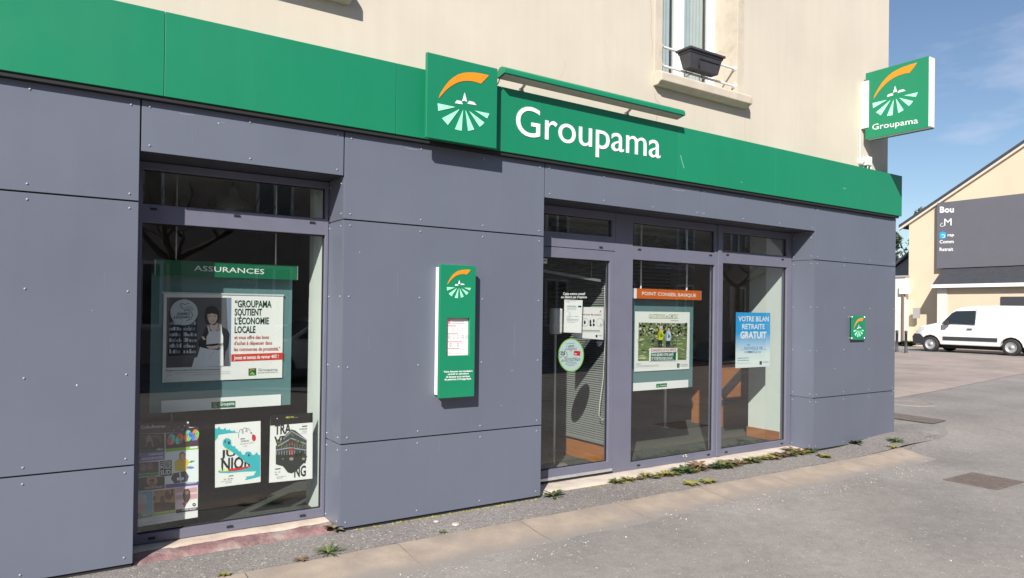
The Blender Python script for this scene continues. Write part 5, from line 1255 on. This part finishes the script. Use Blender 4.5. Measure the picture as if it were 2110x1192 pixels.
# ================================================================== ACROSS THE SQUARE
HX = 34.0
BEIGE = mat('beige_render', (0.62, 0.505, 0.375), .85, spec=.2, var=.04, vscale=.5, bump=.2, bscale=60)
SLATE = mat('far_slate', (0.045, 0.046, 0.055), .6, var=.15, vscale=6)
WHITEWALL = mat('stained_white_wall', (0.66, 0.63, 0.58), .9, var=.08, vscale=2, stain=(.36, .29, .23), stain_scale=1.2, stain_lo=.6, stain_hi=.75)
hs = empty('gable_house', (38, 7, .2), 'beige rendered gable house across the square behind the white van', 'house')
yl = PX(1872, 600, HX).y; yr = yl - 10.4
pe = PX(1854, 473, HX); pr = PX(1965, 398, HX)
sl = (pr.z-pe.z)/(pe.y-pr.y)
zw_ = pe.z + (pe.y-yl)*sl; yc = (yl+yr)/2; zr_ = zw_ + (yl-yc)*sl
MB().prism([(HX, yl, 0), (HX, yl, zw_), (HX, yc, zr_), (HX, yr, zw_), (HX, yr, 0)], (11, 0, 0)).build('wall', BEIGE, hs)
ov = .42
rfm = MB()
for (ya, yb_, s_) in ((yl+ov, yc, 1), (yr-ov, yc, -1)):
    zA_ = zw_ - ov*sl
    rfm.prism([(HX-.12, ya, zA_+.03), (HX-.12, yb_, zr_+.03), (HX-.12, yb_, zr_+.19), (HX-.12, ya, zA_+.19)], (11.3, 0, 0))
rfm.build('roof', SLATE, hs)
b = MB()
for (ya, yb_) in ((yl+ov, yc), (yr-ov, yc)):
    zA_ = zw_-ov*sl; b.prism([(HX-.14, ya, zA_-.07), (HX-.14, yb_, zr_-.07), (HX-.14, yb_, zr_+.025), (HX-.14, ya, zA_+.025)], (.13, 0, 0))
b.build('bargeboard', mat('cream_board', (.62, .55, .45), .7), hs)
# low extension with slate lean-to
ye = PX(1931, 600, HX-.9).y
zf_ = PX(1940, 590, HX-1).z
MB().box(HX-.9, HX-.001, ye-8, ye, 0, zf_-.05).build('extension_wall', BEIGE, hs)
MB().prism([(HX-1.15, ye+.1, zf_+.06), (HX-.002, ye+.1, zf_+.95), (HX-.002, ye+.1, zf_+.80), (HX-1.15, ye+.1, zf_-.06)], (0, -8.3, 0)).build('lean_to_roof', SLATE, hs)
box('gutter_board', HX-1.19, HX-1.152, ye-8.2, ye+.12, zf_-.08, zf_+.07, WHITE_PVC, hs)
box('corner_board', HX-.93, HX-.902, ye-.42, ye-.02, .2, zf_-.09, mat('white_board', (.66, .62, .56), .7), hs)
box('door', HX-.935, HX-.902, ye-3.6, ye-2.5, .25, 2.45, mat('dark_door', (.05, .05, .06), .5), hs)
# the big grey sign on the gable
gs = empty('gable_sign', (HX, 9, 5), 'large grey sign board with white lettering on the beige gable', 'sign')
sgx = HX-.24
s0 = PX(1931, 418, sgx); s1 = PX(1945, 590, sgx)
MB().box(sgx, HX-.003, s0.y-4.2, s0.y, s1.z+.80, s0.z-.02).build('board', mat('sign_grey', (0.115, 0.115, 0.135), .6, var=.03), gs)
zg = z1(1840, 400, 6.623)
a = Art(gs, lambda x, y: PX(x, y, sgx), (-1, 0, 0), .004)
a.text('Bou', zg(640, 255), zg(832, 250), zg(0, 178)[1], WHITE_P, 1, .03); a.flush(); a.text('M', zg(700, 435), zg(800, 430), zg(0, 340)[1], WHITE_P, 1, 0)
a.line([zg(705, 432), zg(670, 446), zg(645, 436), zg(648, 415), zg(680, 396)], .9, WHITE_P, 1)
a.flush(); a.text('rap', zg(745, 578), zg(835, 576), zg(0, 540)[1], WHITE_P, 1, .02); a.flush(); a.text('Comm', zg(636, 675), zg(830, 670), zg(0, 632)[1], WHITE_P, 1, .02); a.flush(); a.text('Retrait', zg(636, 780), zg(822, 776), zg(0, 735)[1], WHITE_P, 1, .02)
a.flush(); cb = ink(50, 165, 225); a.poly([zg(638, 530), zg(722, 526), zg(720, 604), zg(640, 608)][::-1], cb, 1); a.line([zg(662, 530), zg(668, 516), zg(690, 516), zg(697, 528)], .8, cb, 1)
for k_ in range(9):
    t0 = -2.6+k_*.5; a.line([(zg(685, 576)[0]+3.4*math.cos(t0), zg(685, 576)[1]+3.2*math.sin(t0)), (zg(685, 576)[0]+3.4*math.cos(t0+.5), zg(685, 576)[1]+3.2*math.sin(t0+.5))], 1.3, ink(215, 236, 246), 2)
a.flush()
# stained white wall left of the house, with a roof behind
ww = empty('boundary_wall', (HX, 14, .2), 'stained white rendered wall with drainpipe beside the gable house', 'wall')
wz = PX(1860, 572, HX-.3).z
MB().box(HX-.3, HX+.2, yl-.02, yl+7, 0, wz).build('wall', WHITEWALL, ww)
MB().box(HX-.36, HX+.24, yl-.04, yl+7, wz+.001, wz+.09).build('coping', mat('grey_coping', (.3, .29, .28), .9), ww)
yp = PX(1859.5, 650, HX-.4).y
MB().tube([(HX-.36, yp, .2), (HX-.36, yp, PX(1860, 606, HX-.4).z)], .05, 8).build('drainpipe', mat('rust_pipe', (.16, .11, .09), .7), ww)
MB().box(HX-.44, HX-.301, yp-.35, yp+.15, PX(1860, 601, HX-.4).z-.12, PX(1860, 601, HX-.4).z+.25).build('meter_hood', WHITEWALL, ww)
MB().box(HX-.40, HX-.301, yp-.75, yp-.47, 1.50, 1.98).build('meter_box', mat('meter_grey', (.35, .34, .33), .6), ww)
ob_ = empty('outbuilding', (38, 15, .2), 'low dark-roofed outbuilding behind the white wall', 'building')
za_ = PX(1866, 512, 37).z; zb2 = PX(1850, 556, 37).z; y_a = PX(1868, 512, 37).y; y_b = PX(1846, 556, 37).y
MB().prism([(37, y_a-.5, 0), (37, y_a-.5, za_-.2), (37, y_b+.8, zb2-.45), (37, y_b+.8, 0)], (5, 0, 0)).build('wall', mat('grey_wall', (.28, .27, .27), .9), ob_)
MB().prism([(36.8, y_a-.6, za_+.12), (36.8, y_b+1.0, zb2-.40), (36.8, y_b+1.0, zb2-.55), (36.8, y_a-.6, za_-.10)], (5.4, 0, 0)).build('roof', SLATE, ob_)

# ---- bollards
BOLL = mat('bollard_paint', (0.022, 0.020, 0.024), .45)
def bollard(px, py, X, lb):
    p = PX(px, py, X); z0_ = gz(X, p.y); r_ = empty('bollard', (X, p.y, z0_), lb, 'bollard', 'black bollards on the square')
    MB().lathe([(.062, -.02), (.062, .04), (.05, .05), (.05, .70), (.056, .71), (.056, .73), (.04, .74)], (X, p.y, z0_), 'z', 14).build('post', BOLL, r_)
    MB().lathe([(.03, .735), (.055, .765), (.062, .79), (.052, .825), (.03, .845), (.002, .85)], (X, p.y, z0_), 'z', 14).build('knob', mat('bollard_knob', (.09, .04, .04), .4), r_)
bollard(1866.5, 732, 27.0, 'round-topped black bollard standing clear of the shop corner'); bollard(1847.8, 735, 27.2, 'round-topped black bollard half hidden by the shop corner')
# shrubs at the wall foot
for (px, nm, s_, lb) in ((1859, 'shrub', .42, 'small green shrub at the foot of the white wall'), (1877, 'shrub', .5, 'low green shrub in front of the white van nose')):
    p = PX(px, 712, HX-.6); weed(nm, (HX-.6, p.y, gz(HX, p.y)), s_, 60, LEAF[0], lb, flat=0, seed=px, thin=.22, m2=LEAF[3])

# ---- vehicles
TYRE = mat('tyre', (0.025, 0.025, 0.026), .85); RIM = mat('rim', (0.42, 0.42, 0.43), .4, .5); CARGL = mat('car_glass', (0.02, 0.025, 0.028), .08, spec=.8); DARKTRIM = mat('dark_trim', (0.035, 0.036, 0.042), .6)
LAMP = mat('lamp_glass', (0.55, 0.56, 0.58), .1, spec=.8); REDL = mat('tail_red', (0.35, 0.012, 0.012), .2)
def vehicle(name, loc, rz, prof, waist, half, taper, wheels, wr, paint, windows, label, cat, extra=None):
    """side profile (x forward, z up) skinned to a body whose upper part leans in; everything local to the root"""
    rt = bpy.data.objects.new(name, None); rt.location = loc; rt.rotation_euler = (0, 0, rz); COL.objects.link(rt); put(rt, label, cat)
    zmax = max(z for x, z in prof); xf = max(x for x, z in prof); xb_ = min(x for x, z in prof)
    def hw(x, z):
        w_ = half
        if z > waist: w_ -= taper*((z-waist)/(zmax-waist))**1.15
        if z < .45: w_ -= .05*(.45-z)/.3
        e = min(xf-x, x-xb_)
        if e < .45: w_ -= .13*(1-e/.45)**2
        return w_
    # arches cut into the lower edge
    low = []
    xs_ = sorted([q for q in prof], key=lambda q: q[0])
    zl_ = .22
    pts = list(prof)
    arch = []
    for cx_ in sorted(wheels):
        for k_ in range(9):
            t = math.pi - math.pi*k_/8; arch.append((cx_ + (wr+.065)*math.cos(t), max(zl_, wr + (wr+.055)*math.sin(t))))
    outline = pts + [(xb_+.04, zl_)] + arch + [(xf-.06, zl_)]      # prof runs front to back over the top
    bm = bmesh.new(); n = len(outline)
    sec = {}
    for s_ in (-1, 1):
        sec[s_] = [bm.verts.new((x, s_*hw(x, z), z)) for x, z in outline]
        inner = [bm.verts.new((x, s_*(hw(x, z)-.0), z)) for x, z in []]
        bm.faces.new(sec[s_] if s_ > 0 else sec[s_][::-1])
    for i in range(n): bm.faces.new((sec[-1][i], sec[-1][(i+1) % n], sec[1][(i+1) % n], sec[1][i]))
    bmesh.ops.recalc_face_normals(bm, faces=bm.faces); bmesh.ops.triangulate(bm, faces=[f for f in bm.faces if len(f.verts) > 4])
    me = bpy.data.meshes.new('body'); bm.to_mesh(me); bm.free()
    o = link('body', me, paint, rt); bv = o.modifiers.new('bevel', 'BEVEL'); bv.width = .035; bv.segments = 3; bv.limit_method = 'ANGLE'; bv.angle_limit = math.radians(50)
    def loc_mesh(nm, vs, fs, m_, par=rt, smooth=False):
        me = bpy.data.meshes.new(nm); me.from_pydata(vs, [], fs)
        for q_ in me.polygons: q_.use_smooth = smooth
        return link(nm, me, m_, par)
    for (nm, q_, m_) in windows:
        for s_ in (-1, 1):
            vs = [(x, s_*(hw(x, z)+.006), z) for x, z in q_]
            vs2 = [(x, s_*(hw(x, z)-.02), z) for x, z in q_]; k_ = len(q_)
            loc_mesh(nm, vs+vs2, [list(range(k_)) if s_ < 0 else list(range(k_))[::-1]] + [(i, (i+1) % k_, k_+(i+1) % k_, k_+i) for i in range(k_)], m_)
    for cx_ in wheels:
        for s_ in (-1, 1):
            def L_(prof_, y0_, n_=24):
                vs = []; 
                for (r_, o_) in prof_:
                    for j in range(n_): t = 2*math.pi*j/n_; vs.append((cx_+r_*math.cos(t), s_*(y0_+o_), wr+r_*math.sin(t)))
                return vs, [(i*n_+j, i*n_+(j+1) % n_, (i+1)*n_+(j+1) % n_, (i+1)*n_+j) for i in range(len(prof_)-1) for j in range(n_)]
            v_, f_ = L_([(wr*.62, -.01), (wr*.70, .008), (wr*.92, .006), (wr, -.02), (wr, -.17), (wr*.6, -.18)], half-.02); ty = loc_mesh('wheel', v_, f_, TYRE, rt, True)
            v_, f_ = L_([(.002, -.012), (wr*.2, -.012), (wr*.22, -.035), (wr*.45, -.045), (wr*.55, -.012), (wr*.64, -.004)], half-.02); loc_mesh('rim', v_, f_, RIM, ty, True)
    if extra: extra(rt, loc_mesh, hw)
    return rt
VANW = mat('van_white', (0.70, 0.69, 0.68), .25, coat=.4, var=.03)
van_prof = [(2.02, .42), (2.05, .55), (2.03, .72), (1.97, .84), (1.72, 1.00), (1.30, 1.10), (1.08, 1.15), (.86, 1.36), (.58, 1.62), (.35, 1.74), (0, 1.79), (-.9, 1.81), (-1.7, 1.80), (-1.93, 1.72), (-2.02, 1.30), (-2.05, .85), (-2.06, .45)]
def van_extra(rt, lm, hw):
    for s_ in (-1, 1):
        lm('headlight', [(1.93, s_*(hw(1.93, .8)+.012), .78), (1.62, s_*(hw(1.62, .85)+.012), .84), (1.60, s_*(hw(1.6, .95)+.012), .98), (1.82, s_*(hw(1.82, .93)+.004), .955)], [(0, 1, 2, 3)], LAMP)
        v = []; 
        for (x, z) in ((2.09, .30), (2.11, .58), (2.03, .70), (1.80, .70), (1.66, .58), (1.60, .30)): v += [(x, s_*(hw(min(x, 2.0), z)+.02), z)]
        lm('bumper_corner', v + [(x, 0, z) for x, y, z in v], [(0, 1, 2, 3, 4, 5)] + [(i, (i+1) % 6, 6+(i+1) % 6, 6+i) for i in range(6)], DARKTRIM)
        v = [(x, s_*(half_+o), z) for o in (0, .02) for (x, z) in ((.92, .48), (.92, .62), (-.95, .62), (-.95, .48)) for half_ in (hw(x, z),)]
        lm('side_moulding', v, [(4, 5, 6, 7)] + [(i, (i+1) % 4, 4+(i+1) % 4, 4+i) for i in range(4)], DARKTRIM)
        yb_ = hw(.66, 1.1)
        v = [(x, s_*(yb_+o), z) for o in (.03, .19) for (x, z) in ((.80, 1.06), (.82, 1.22), (.70, 1.24), (.68, 1.06))]
        lm('mirror', v, [(0, 1, 2, 3), (4, 5, 6, 7)] + [(i, (i+1) % 4, 4+(i+1) % 4, 4+i) for i in range(4)], DARKTRIM)
        for (x0_, x1_, z0_, z1_) in ((.985, .99, .40, 1.08), (-.205, -.20, .40, 1.70)):
            lm('door_seam', [(x0_, s_*(hw(x0_, z0_)+.003), z0_), (x1_+.006, s_*(hw(x1_, z0_)+.003), z0_), (x1_+.006, s_*(hw(x1_, z1_)+.003), z1_), (x0_, s_*(hw(x0_, z1_)+.003), z1_)], [(0, 1, 2, 3)], DARKTRIM)
        lm('door_handle', [(x, s_*(hw(-.05, .9)+o), z) for o in (0, .03) for (x, z) in ((.06, .92), (.06, .95), (-.12, .95), (-.12, .92))], [(4, 5, 6, 7)] + [(i, (i+1) % 4, 4+(i+1) % 4, 4+i) for i in range(4)], DARKTRIM)
    w = lambda x, z: hw(x, z)-.06
    lm('windscreen', [(1.075, -w(1.0, 1.16), 1.165), (1.075, w(1.0, 1.16), 1.165), (.60, w(.6, 1.6), 1.61), (.60, -w(.6, 1.6), 1.61)], [(0, 1, 2, 3)], CARGL)
    lm('wheel_well', [(x, y, z) for x in (-1.7, 1.75) for y in (-.6, .6) for z in (.16, .7)], [(0, 1, 3, 2), (4, 6, 7, 5), (0, 4, 5, 1), (2, 3, 7, 6), (0, 2, 6, 4), (1, 5, 7, 3)], BLACK)
vx = 30.0
fy = PX(1879.5, 700, vx-.85).y
vehicle('delivery_van', (vx, fy-2.08, gz(vx, fy-2)), math.pi/2, van_prof, 1.02, .86, .15, (1.40, -1.38), .30, VANW,
        [('side_window', [(.97, 1.12), (.64, 1.52), (.50, 1.60), (-.18, 1.62), (-.20, 1.10)], CARGL)], 'white panel van parked in front of the beige gable house', 'van', van_extra)

# ---- what stands across the street, behind the camera: seen in the window glass
OBY = -17.0
opp = empty('opposite_house', (16, OBY, 0), 'shaded brown stone house with white windows across the street', 'building')
OPW = mat('brown_stone_wall', (0.42, 0.345, 0.29), .9, var=.15, vscale=2.5, bump=.3, bscale=20)
MB().box(-8, 44, OBY-8, OBY, -.1, 7.4).build('wall', OPW, opp)
MB().prism([(-8.4, OBY+.4, 7.403), (-8.4, OBY-8.4, 7.403), (-8.4, OBY-4, 9.6)], (52.8, 0, 0)).build('roof', SLATE, opp)
for i in range(13):
    for (z0_, z1_) in ((1.0, 2.9), (4.2, 6.0)):
        x = -5.5 + i*3.7
        f = frame('window', x, x+1.15, z0_, z1_, [(x+.09, x+.53, z0_+.09, z1_-.09), (x+.62, x+1.06, z0_+.09, z1_-.09)], opp, OBY+.01, OBY+.08, WHITE_PVC, 0)
        MB().poly([(x+.05, OBY+.03, z0_+.05), (x+1.1, OBY+.03, z0_+.05), (x+1.1, OBY+.03, z1_-.05), (x+.05, OBY+.03, z1_-.05)]).build('pane', CARGL, f)
        box('sill', x-.08, x+1.23, OBY+.005, OBY+.12, z0_-.1, z0_-.003, STONE_TRIM, f)
def mirror_pt(px, py): return P(px, py, 2*(R+.032)-(OBY+.1))
for (t, x0_, y0_, x1_, y1_, tp_, lb) in (('Ristorante', 1352, 553, 1433, 556, 540, 'white Ristorante lettering on the shaded house across the street'), ('Marbrerie', 472, 583, 532, 584, 573, 'pale Marbrerie lettering on the shaded house across the street')):
    A_, B_ = mirror_pt(x0_, y0_), mirror_pt(x1_, y1_); hh = mirror_pt(x0_, tp_).z - A_.z
    r_ = empty('shop_lettering', (B_.x, OBY, A_.z), lb, 'lettering')
    vs, fs = text_mesh(t, .02); xm = max(v.x for v in vs)
    b = MB(); b.add([(B_.x - v.x/xm*(B_.x-A_.x), OBY+.06, A_.z + v.y/CAPH*hh) for v in vs], fs); b.build('letters', WHITE_P, r_)
car_prof = [(2.05, .45), (2.08, .60), (2.0, .74), (1.55, .86), (1.10, .93), (.55, 1.28), (.25, 1.42), (-.5, 1.46), (-1.2, 1.40), (-1.75, 1.05), (-1.98, .95), (-2.05, .72), (-2.05, .45)]
def car_extra(rt, lm, hw):
    for s_ in (-1, 1):
        lm('headlight', [(1.98, s_*(hw(1.95, .7)+.01), .62), (1.62, s_*(hw(1.62, .75)+.01), .68), (1.62, s_*(hw(1.6, .8)+.01), .80), (1.92, s_*(hw(1.9, .76)+.01), .74)], [(0, 1, 2, 3)], LAMP)
        lm('tail_light', [(-2.02, s_*(hw(-2, .8)+.01), .72), (-1.75, s_*(hw(-1.75, .8)+.01), .74), (-1.78, s_*(hw(-1.78, .9)+.01), .93), (-2.0, s_*(hw(-2, .9)+.01), .92)], [(0, 1, 2, 3)], REDL)
    w = lambda x, z: hw(x, z)-.06
    lm('windscreen', [(1.06, -w(1, .96), .965), (1.06, w(1, .96), .965), (.48, w(.5, 1.3), 1.335), (.48, -w(.5, 1.3), 1.335)], [(0, 1, 2, 3)], CARGL)
win = [('side_window', [(.86, .97), (.42, 1.28), (.22, 1.36), (-.10, 1.38), (-.10, .97)], CARGL), ('side_window', [(-.18, .97), (-.18, 1.38), (-.75, 1.38), (-1.30, 1.22), (-1.45, 1.0)], CARGL)]
vehicle('parked_car', (5.6, -10.6, gz(5, -10)), math.pi, car_prof, .93, .86, .2, (1.28, -1.3), .31, mat('car_silver', (.50, .50, .51), .3, .3, coat=.5), win, 'silver hatchback parked across the street', 'car', car_extra)
vehicle('parked_car', (15.5, -10.6, gz(15, -10)), math.pi, car_prof, .93, .86, .2, (1.28, -1.3), .31, mat('car_blue', (.05, .07, .12), .3, .2, coat=.5), win, 'dark blue hatchback parked across the street', 'car', car_extra)
vehicle('parked_car', (24.0, -10.6, gz(24, -10)), math.pi, car_prof, .93, .86, .2, (1.28, -1.3), .31, mat('car_grey', (.16, .16, .17), .3, .3, coat=.5), win, 'mid grey hatchback parked across the street', 'car', car_extra)
# bare street tree
BARK = mat('bark', (0.075, 0.058, 0.046), .9, var=.25, vscale=10, bump=.8, bscale=25)
def bare_tree(loc, label, seed):
    rr = random.Random(seed); rt = empty('street_tree', loc, label, 'tree', ); loc = Vector(loc)
    MB().tube([loc+Vector((0, 0, -.05)), loc+Vector((.03, 0, 1.2)), loc+Vector((-.03, .05, 2.6))], [.17, .14, .12], 12).build('trunk', BARK, rt)
    b = MB()
    def grow(p, d, L_, r_, k_):
        q = [p]; 
        for i in range(4):
            d = (d + Vector((rr.uniform(-.3, .3), rr.uniform(-.3, .3), rr.uniform(-.12, .22)))).normalized(); q.append(q[-1] + d*L_/4)
        b.tube(q, [r_*(1-.13*i) for i in range(5)], 6 if r_ > .02 else 4, False)
        if k_ == 0: return
        for i in range(3):
            j = rr.randint(2, 4); grow(q[j], (d + Vector((rr.uniform(-.9, .9), rr.uniform(-.9, .9), rr.uniform(-.4, .5)))).normalized(), L_*rr.uniform(.55, .8), r_*.5, k_-1)
    for a_ in (.3, 1.9, 3.4, 4.9): grow(loc+Vector((-.03, .05, 2.55)), Vector((math.cos(a_), math.sin(a_), .55)), 1.3, .075, 3)
    b.build('branches', BARK, rt)
bare_tree((2.35, -10.2, -.03), 'bare branched street tree across the road near the silver car', 3)
bare_tree((19.5, -10.0, -.03), 'bare branched street tree across the road beside the grey car', 8)
# leafy trees behind the far house
def leafy_tree(loc, ht, rad, label, seed):
    rr = random.Random(seed); rt = empty('leafy_tree', loc, label, 'tree', 'trees behind the gable house'); loc = Vector(loc)
    MB().tube([loc, loc+Vector((.1, .1, ht*.45)), loc+Vector((0, 0, ht*.7))], [.22, .16, .08], 8).build('trunk', BARK, rt)
    b = MB(); cl = [(Vector((rr.gauss(0, rad*.45), rr.gauss(0, rad*.45), ht*.72 + rr.gauss(0, ht*.13))), rr.uniform(.35, .75)) for i in range(34)]
    for c_, r_ in cl:
        for i in range(170):
            d = Vector((rr.gauss(0, 1), rr.gauss(0, 1), rr.gauss(0, 1))).normalized(); p_ = loc + c_ + d*r_*rr.uniform(.6, 1.05); s_ = rr.uniform(.06, .14)
            u = Vector((rr.uniform(-1, 1), rr.uniform(-1, 1), rr.uniform(-1, 1))).normalized(); v = u.cross(d).normalized()
            b.poly([p_-u*s_, p_+v*s_*.6, p_+u*s_, p_-v*s_*.6])
    b.build('crown', mat('tree_leaf', (0.045, 0.062, 0.030), .7, var=.3, vscale=1.5), rt, fix=False)
p = PX(1852, 520, 43); leafy_tree((43, p.y+.6, .2), p.z+1.0, 2.0, 'dark leafy tree behind the low outbuilding roof', 4)
p = PX(1913, 432, 48); leafy_tree((48, p.y, .2), p.z*.92-.6, 1.1, 'dark leafy tree rising just above the far house roof', 5)

# ================================================================== WEAR ON THE FRONT
wear = Art(shop, lambda x, y: P(x, y, -.0008), (0, -1, 0), .0002)
SCUFF = mat('pale_scuff', (0.30, 0.31, 0.36), .7); SCUFF2 = mat('white_scuff', (0.55, 0.55, 0.57), .7); SCUFF3 = mat('faint_scuff', (0.185, 0.20, 0.25), .6)
def scuff(pts, w, m): wear.line(pts, w, m, 1, 'scuff')
rnd = random.Random(2)
for (x, y, L_, s) in ((370, 234, 30, .12), (455, 252, 9, .1), (804, 296, 42, .17), (836, 305, 24, .17), (1385, 391, 26, .12), (1640, 372, 14, .2)): scuff([(x, y), (x+L_*.5, y+L_*.5*s+.6), (x+L_, y+L_*s)], .7, SCUFF)
for (x, y, L_) in ((395, 255, 42), (398, 258, 30), (402, 250, 36), (451, 258, 16), (1060, 665, 70), (905, 905, 24), (760, 690, 30), (215, 560, 38), (230, 700, 24), (1700, 620, 30), (820, 560, 44)): scuff([(x, y), (x+rnd.uniform(-.8, .8), y+L_*.5), (x+rnd.uniform(-1, 1), y+L_)], .55, SCUFF3)
for (x, y, r_) in ((158, 794, 2.2), (1055, 764, 1.0), (450, 254, 1.6), (1033, 836, .9), (741, 520, 1.1), (190, 640, .9), (1720, 760, .9)): wear.circ(x, y, r_*.7, SCUFF2, 1, ry=r_, n=7, name='scuff')
wear.flush()
wf = Art(fas, lambda x, y: P(x, y, FY-.0008), (0, -1, 0), .0002)
GS = mat('pale_green_scuff', (0.20, 0.42, 0.32), .7); GS2 = mat('dull_green_scuff', (0.02, 0.21, 0.115), .7)
wf.line([(1402, 320), (1405, 332), (1409.5, 347)], 1.2, GS, 1, 'scuff'); wf.line([(1526, 375), (1530, 377)], 1.0, GS, 1, 'scuff'); wf.line([(1737, 388), (1743, 389)], 1.2, GS, 1, 'scuff')
for (x, y, L_) in ((420, 90, 60), (520, 130, 50), (700, 170, 45), (230, 60, 60), (1500, 310, 40), (1690, 360, 36), (1540, 300, 50)): wf.line([(x, y), (x+rnd.uniform(-1, 1), y+L_*.5), (x+rnd.uniform(-1, 1), y+L_)], .9, GS2, 1, 'scuff')
wf.flush()
wc = Art(shop, lambda x, y: P(x, y, .0992), (0, -1, 0), .0002)
CR = mat('render_crack', (0.25, 0.215, 0.175), .9); CR2 = mat('damp_run', (0.44, 0.385, 0.315), .9)
wc.line([(1349, 192), (1351, 205), (1359, 214), (1358, 226), (1354, 240), (1352, 250)], .55, CR, 1, 'crack'); wc.line([(1340, 0), (1343, 30), (1341, 62), (1345, 92), (1343, 118)], .5, CR, 1, 'crack')
wc.line([(1160, 120), (1166, 132), (1161, 148), (1155, 160)], .45, CR2, 1, 'crack'); wc.line([(1245, 80), (1250, 100), (1246, 118), (1252, 140)], .45, CR2, 1, 'crack')
wc.line([(1535, 205), (1536, 225), (1534.5, 262), (1536, 290)], 1.0, CR2, 1, 'crack'); wc.line([(1620, 40), (1624, 75), (1621, 120)], .5, CR2, 1, 'crack')
wc.flush()
# tar-filled cracks and an old patch in the road, kept as thin sheets
TAR = mat('tar_crack', (0.13, 0.118, 0.112), .9); PATCH = asphalt('patch_asphalt', (0.215, 0.200, 0.192), 0.24, 170, 0.15, 0.25, 0.99)
def road_line(pts, w, m):
    b = MB(); rr = random.Random(len(pts)); q = []
    for a_, c_ in zip(pts, pts[1:]):
        for i in range(10): t = i/10; q.append((a_[0]+(c_[0]-a_[0])*t+rr.uniform(-.012, .012), a_[1]+(c_[1]-a_[1])*t+rr.uniform(-.012, .012)))
    q.append(pts[-1]); vs = []
    for i, (x, y) in enumerate(q):
        ww = w*rr.uniform(.35, 1.1); vs += [(x, y-ww, gz(x, y)+.0035), (x, y+ww, gz(x, y)+.0035)]
    b.add(vs, [(2*i, 2*i+2, 2*i+3, 2*i+1) for i in range(len(q)-1)]); return b
rd_ = bpy.data.objects['road']
for pts, w in (([(8.7, -.50), (9.3, -.34), (9.8, -.31)], .005), ([(8.9, .02), (9.6, .12), (10.3, .02)], .004)):
    o_ = road_line(pts, w, TAR).build('crack', TAR, rd_, fix=False)
b = MB(); n_ = 26; pp = []
for i in range(n_):
    t = 6.2832*i/n_; pp.append((9.75+.75*math.cos(t)*(1+.12*math.sin(3*t)), -.02+.34*math.sin(t)*(1+.1*math.cos(4*t))))
cxp = (9.75, -.02); b.add([(cxp[0], cxp[1], gz(*cxp)+.005)] + [(x, y, gz(x, y)+.003) for x, y in pp], [(0, 1+i, 1+(i+1) % n_) for i in range(n_)])
b.build('patch', PATCH, rd_, fix=False)
for o_ in bpy.data.objects:
    if o_.name.split('.')[0] in ('scuff', 'crack'): o_['kind'] = 'stuff'
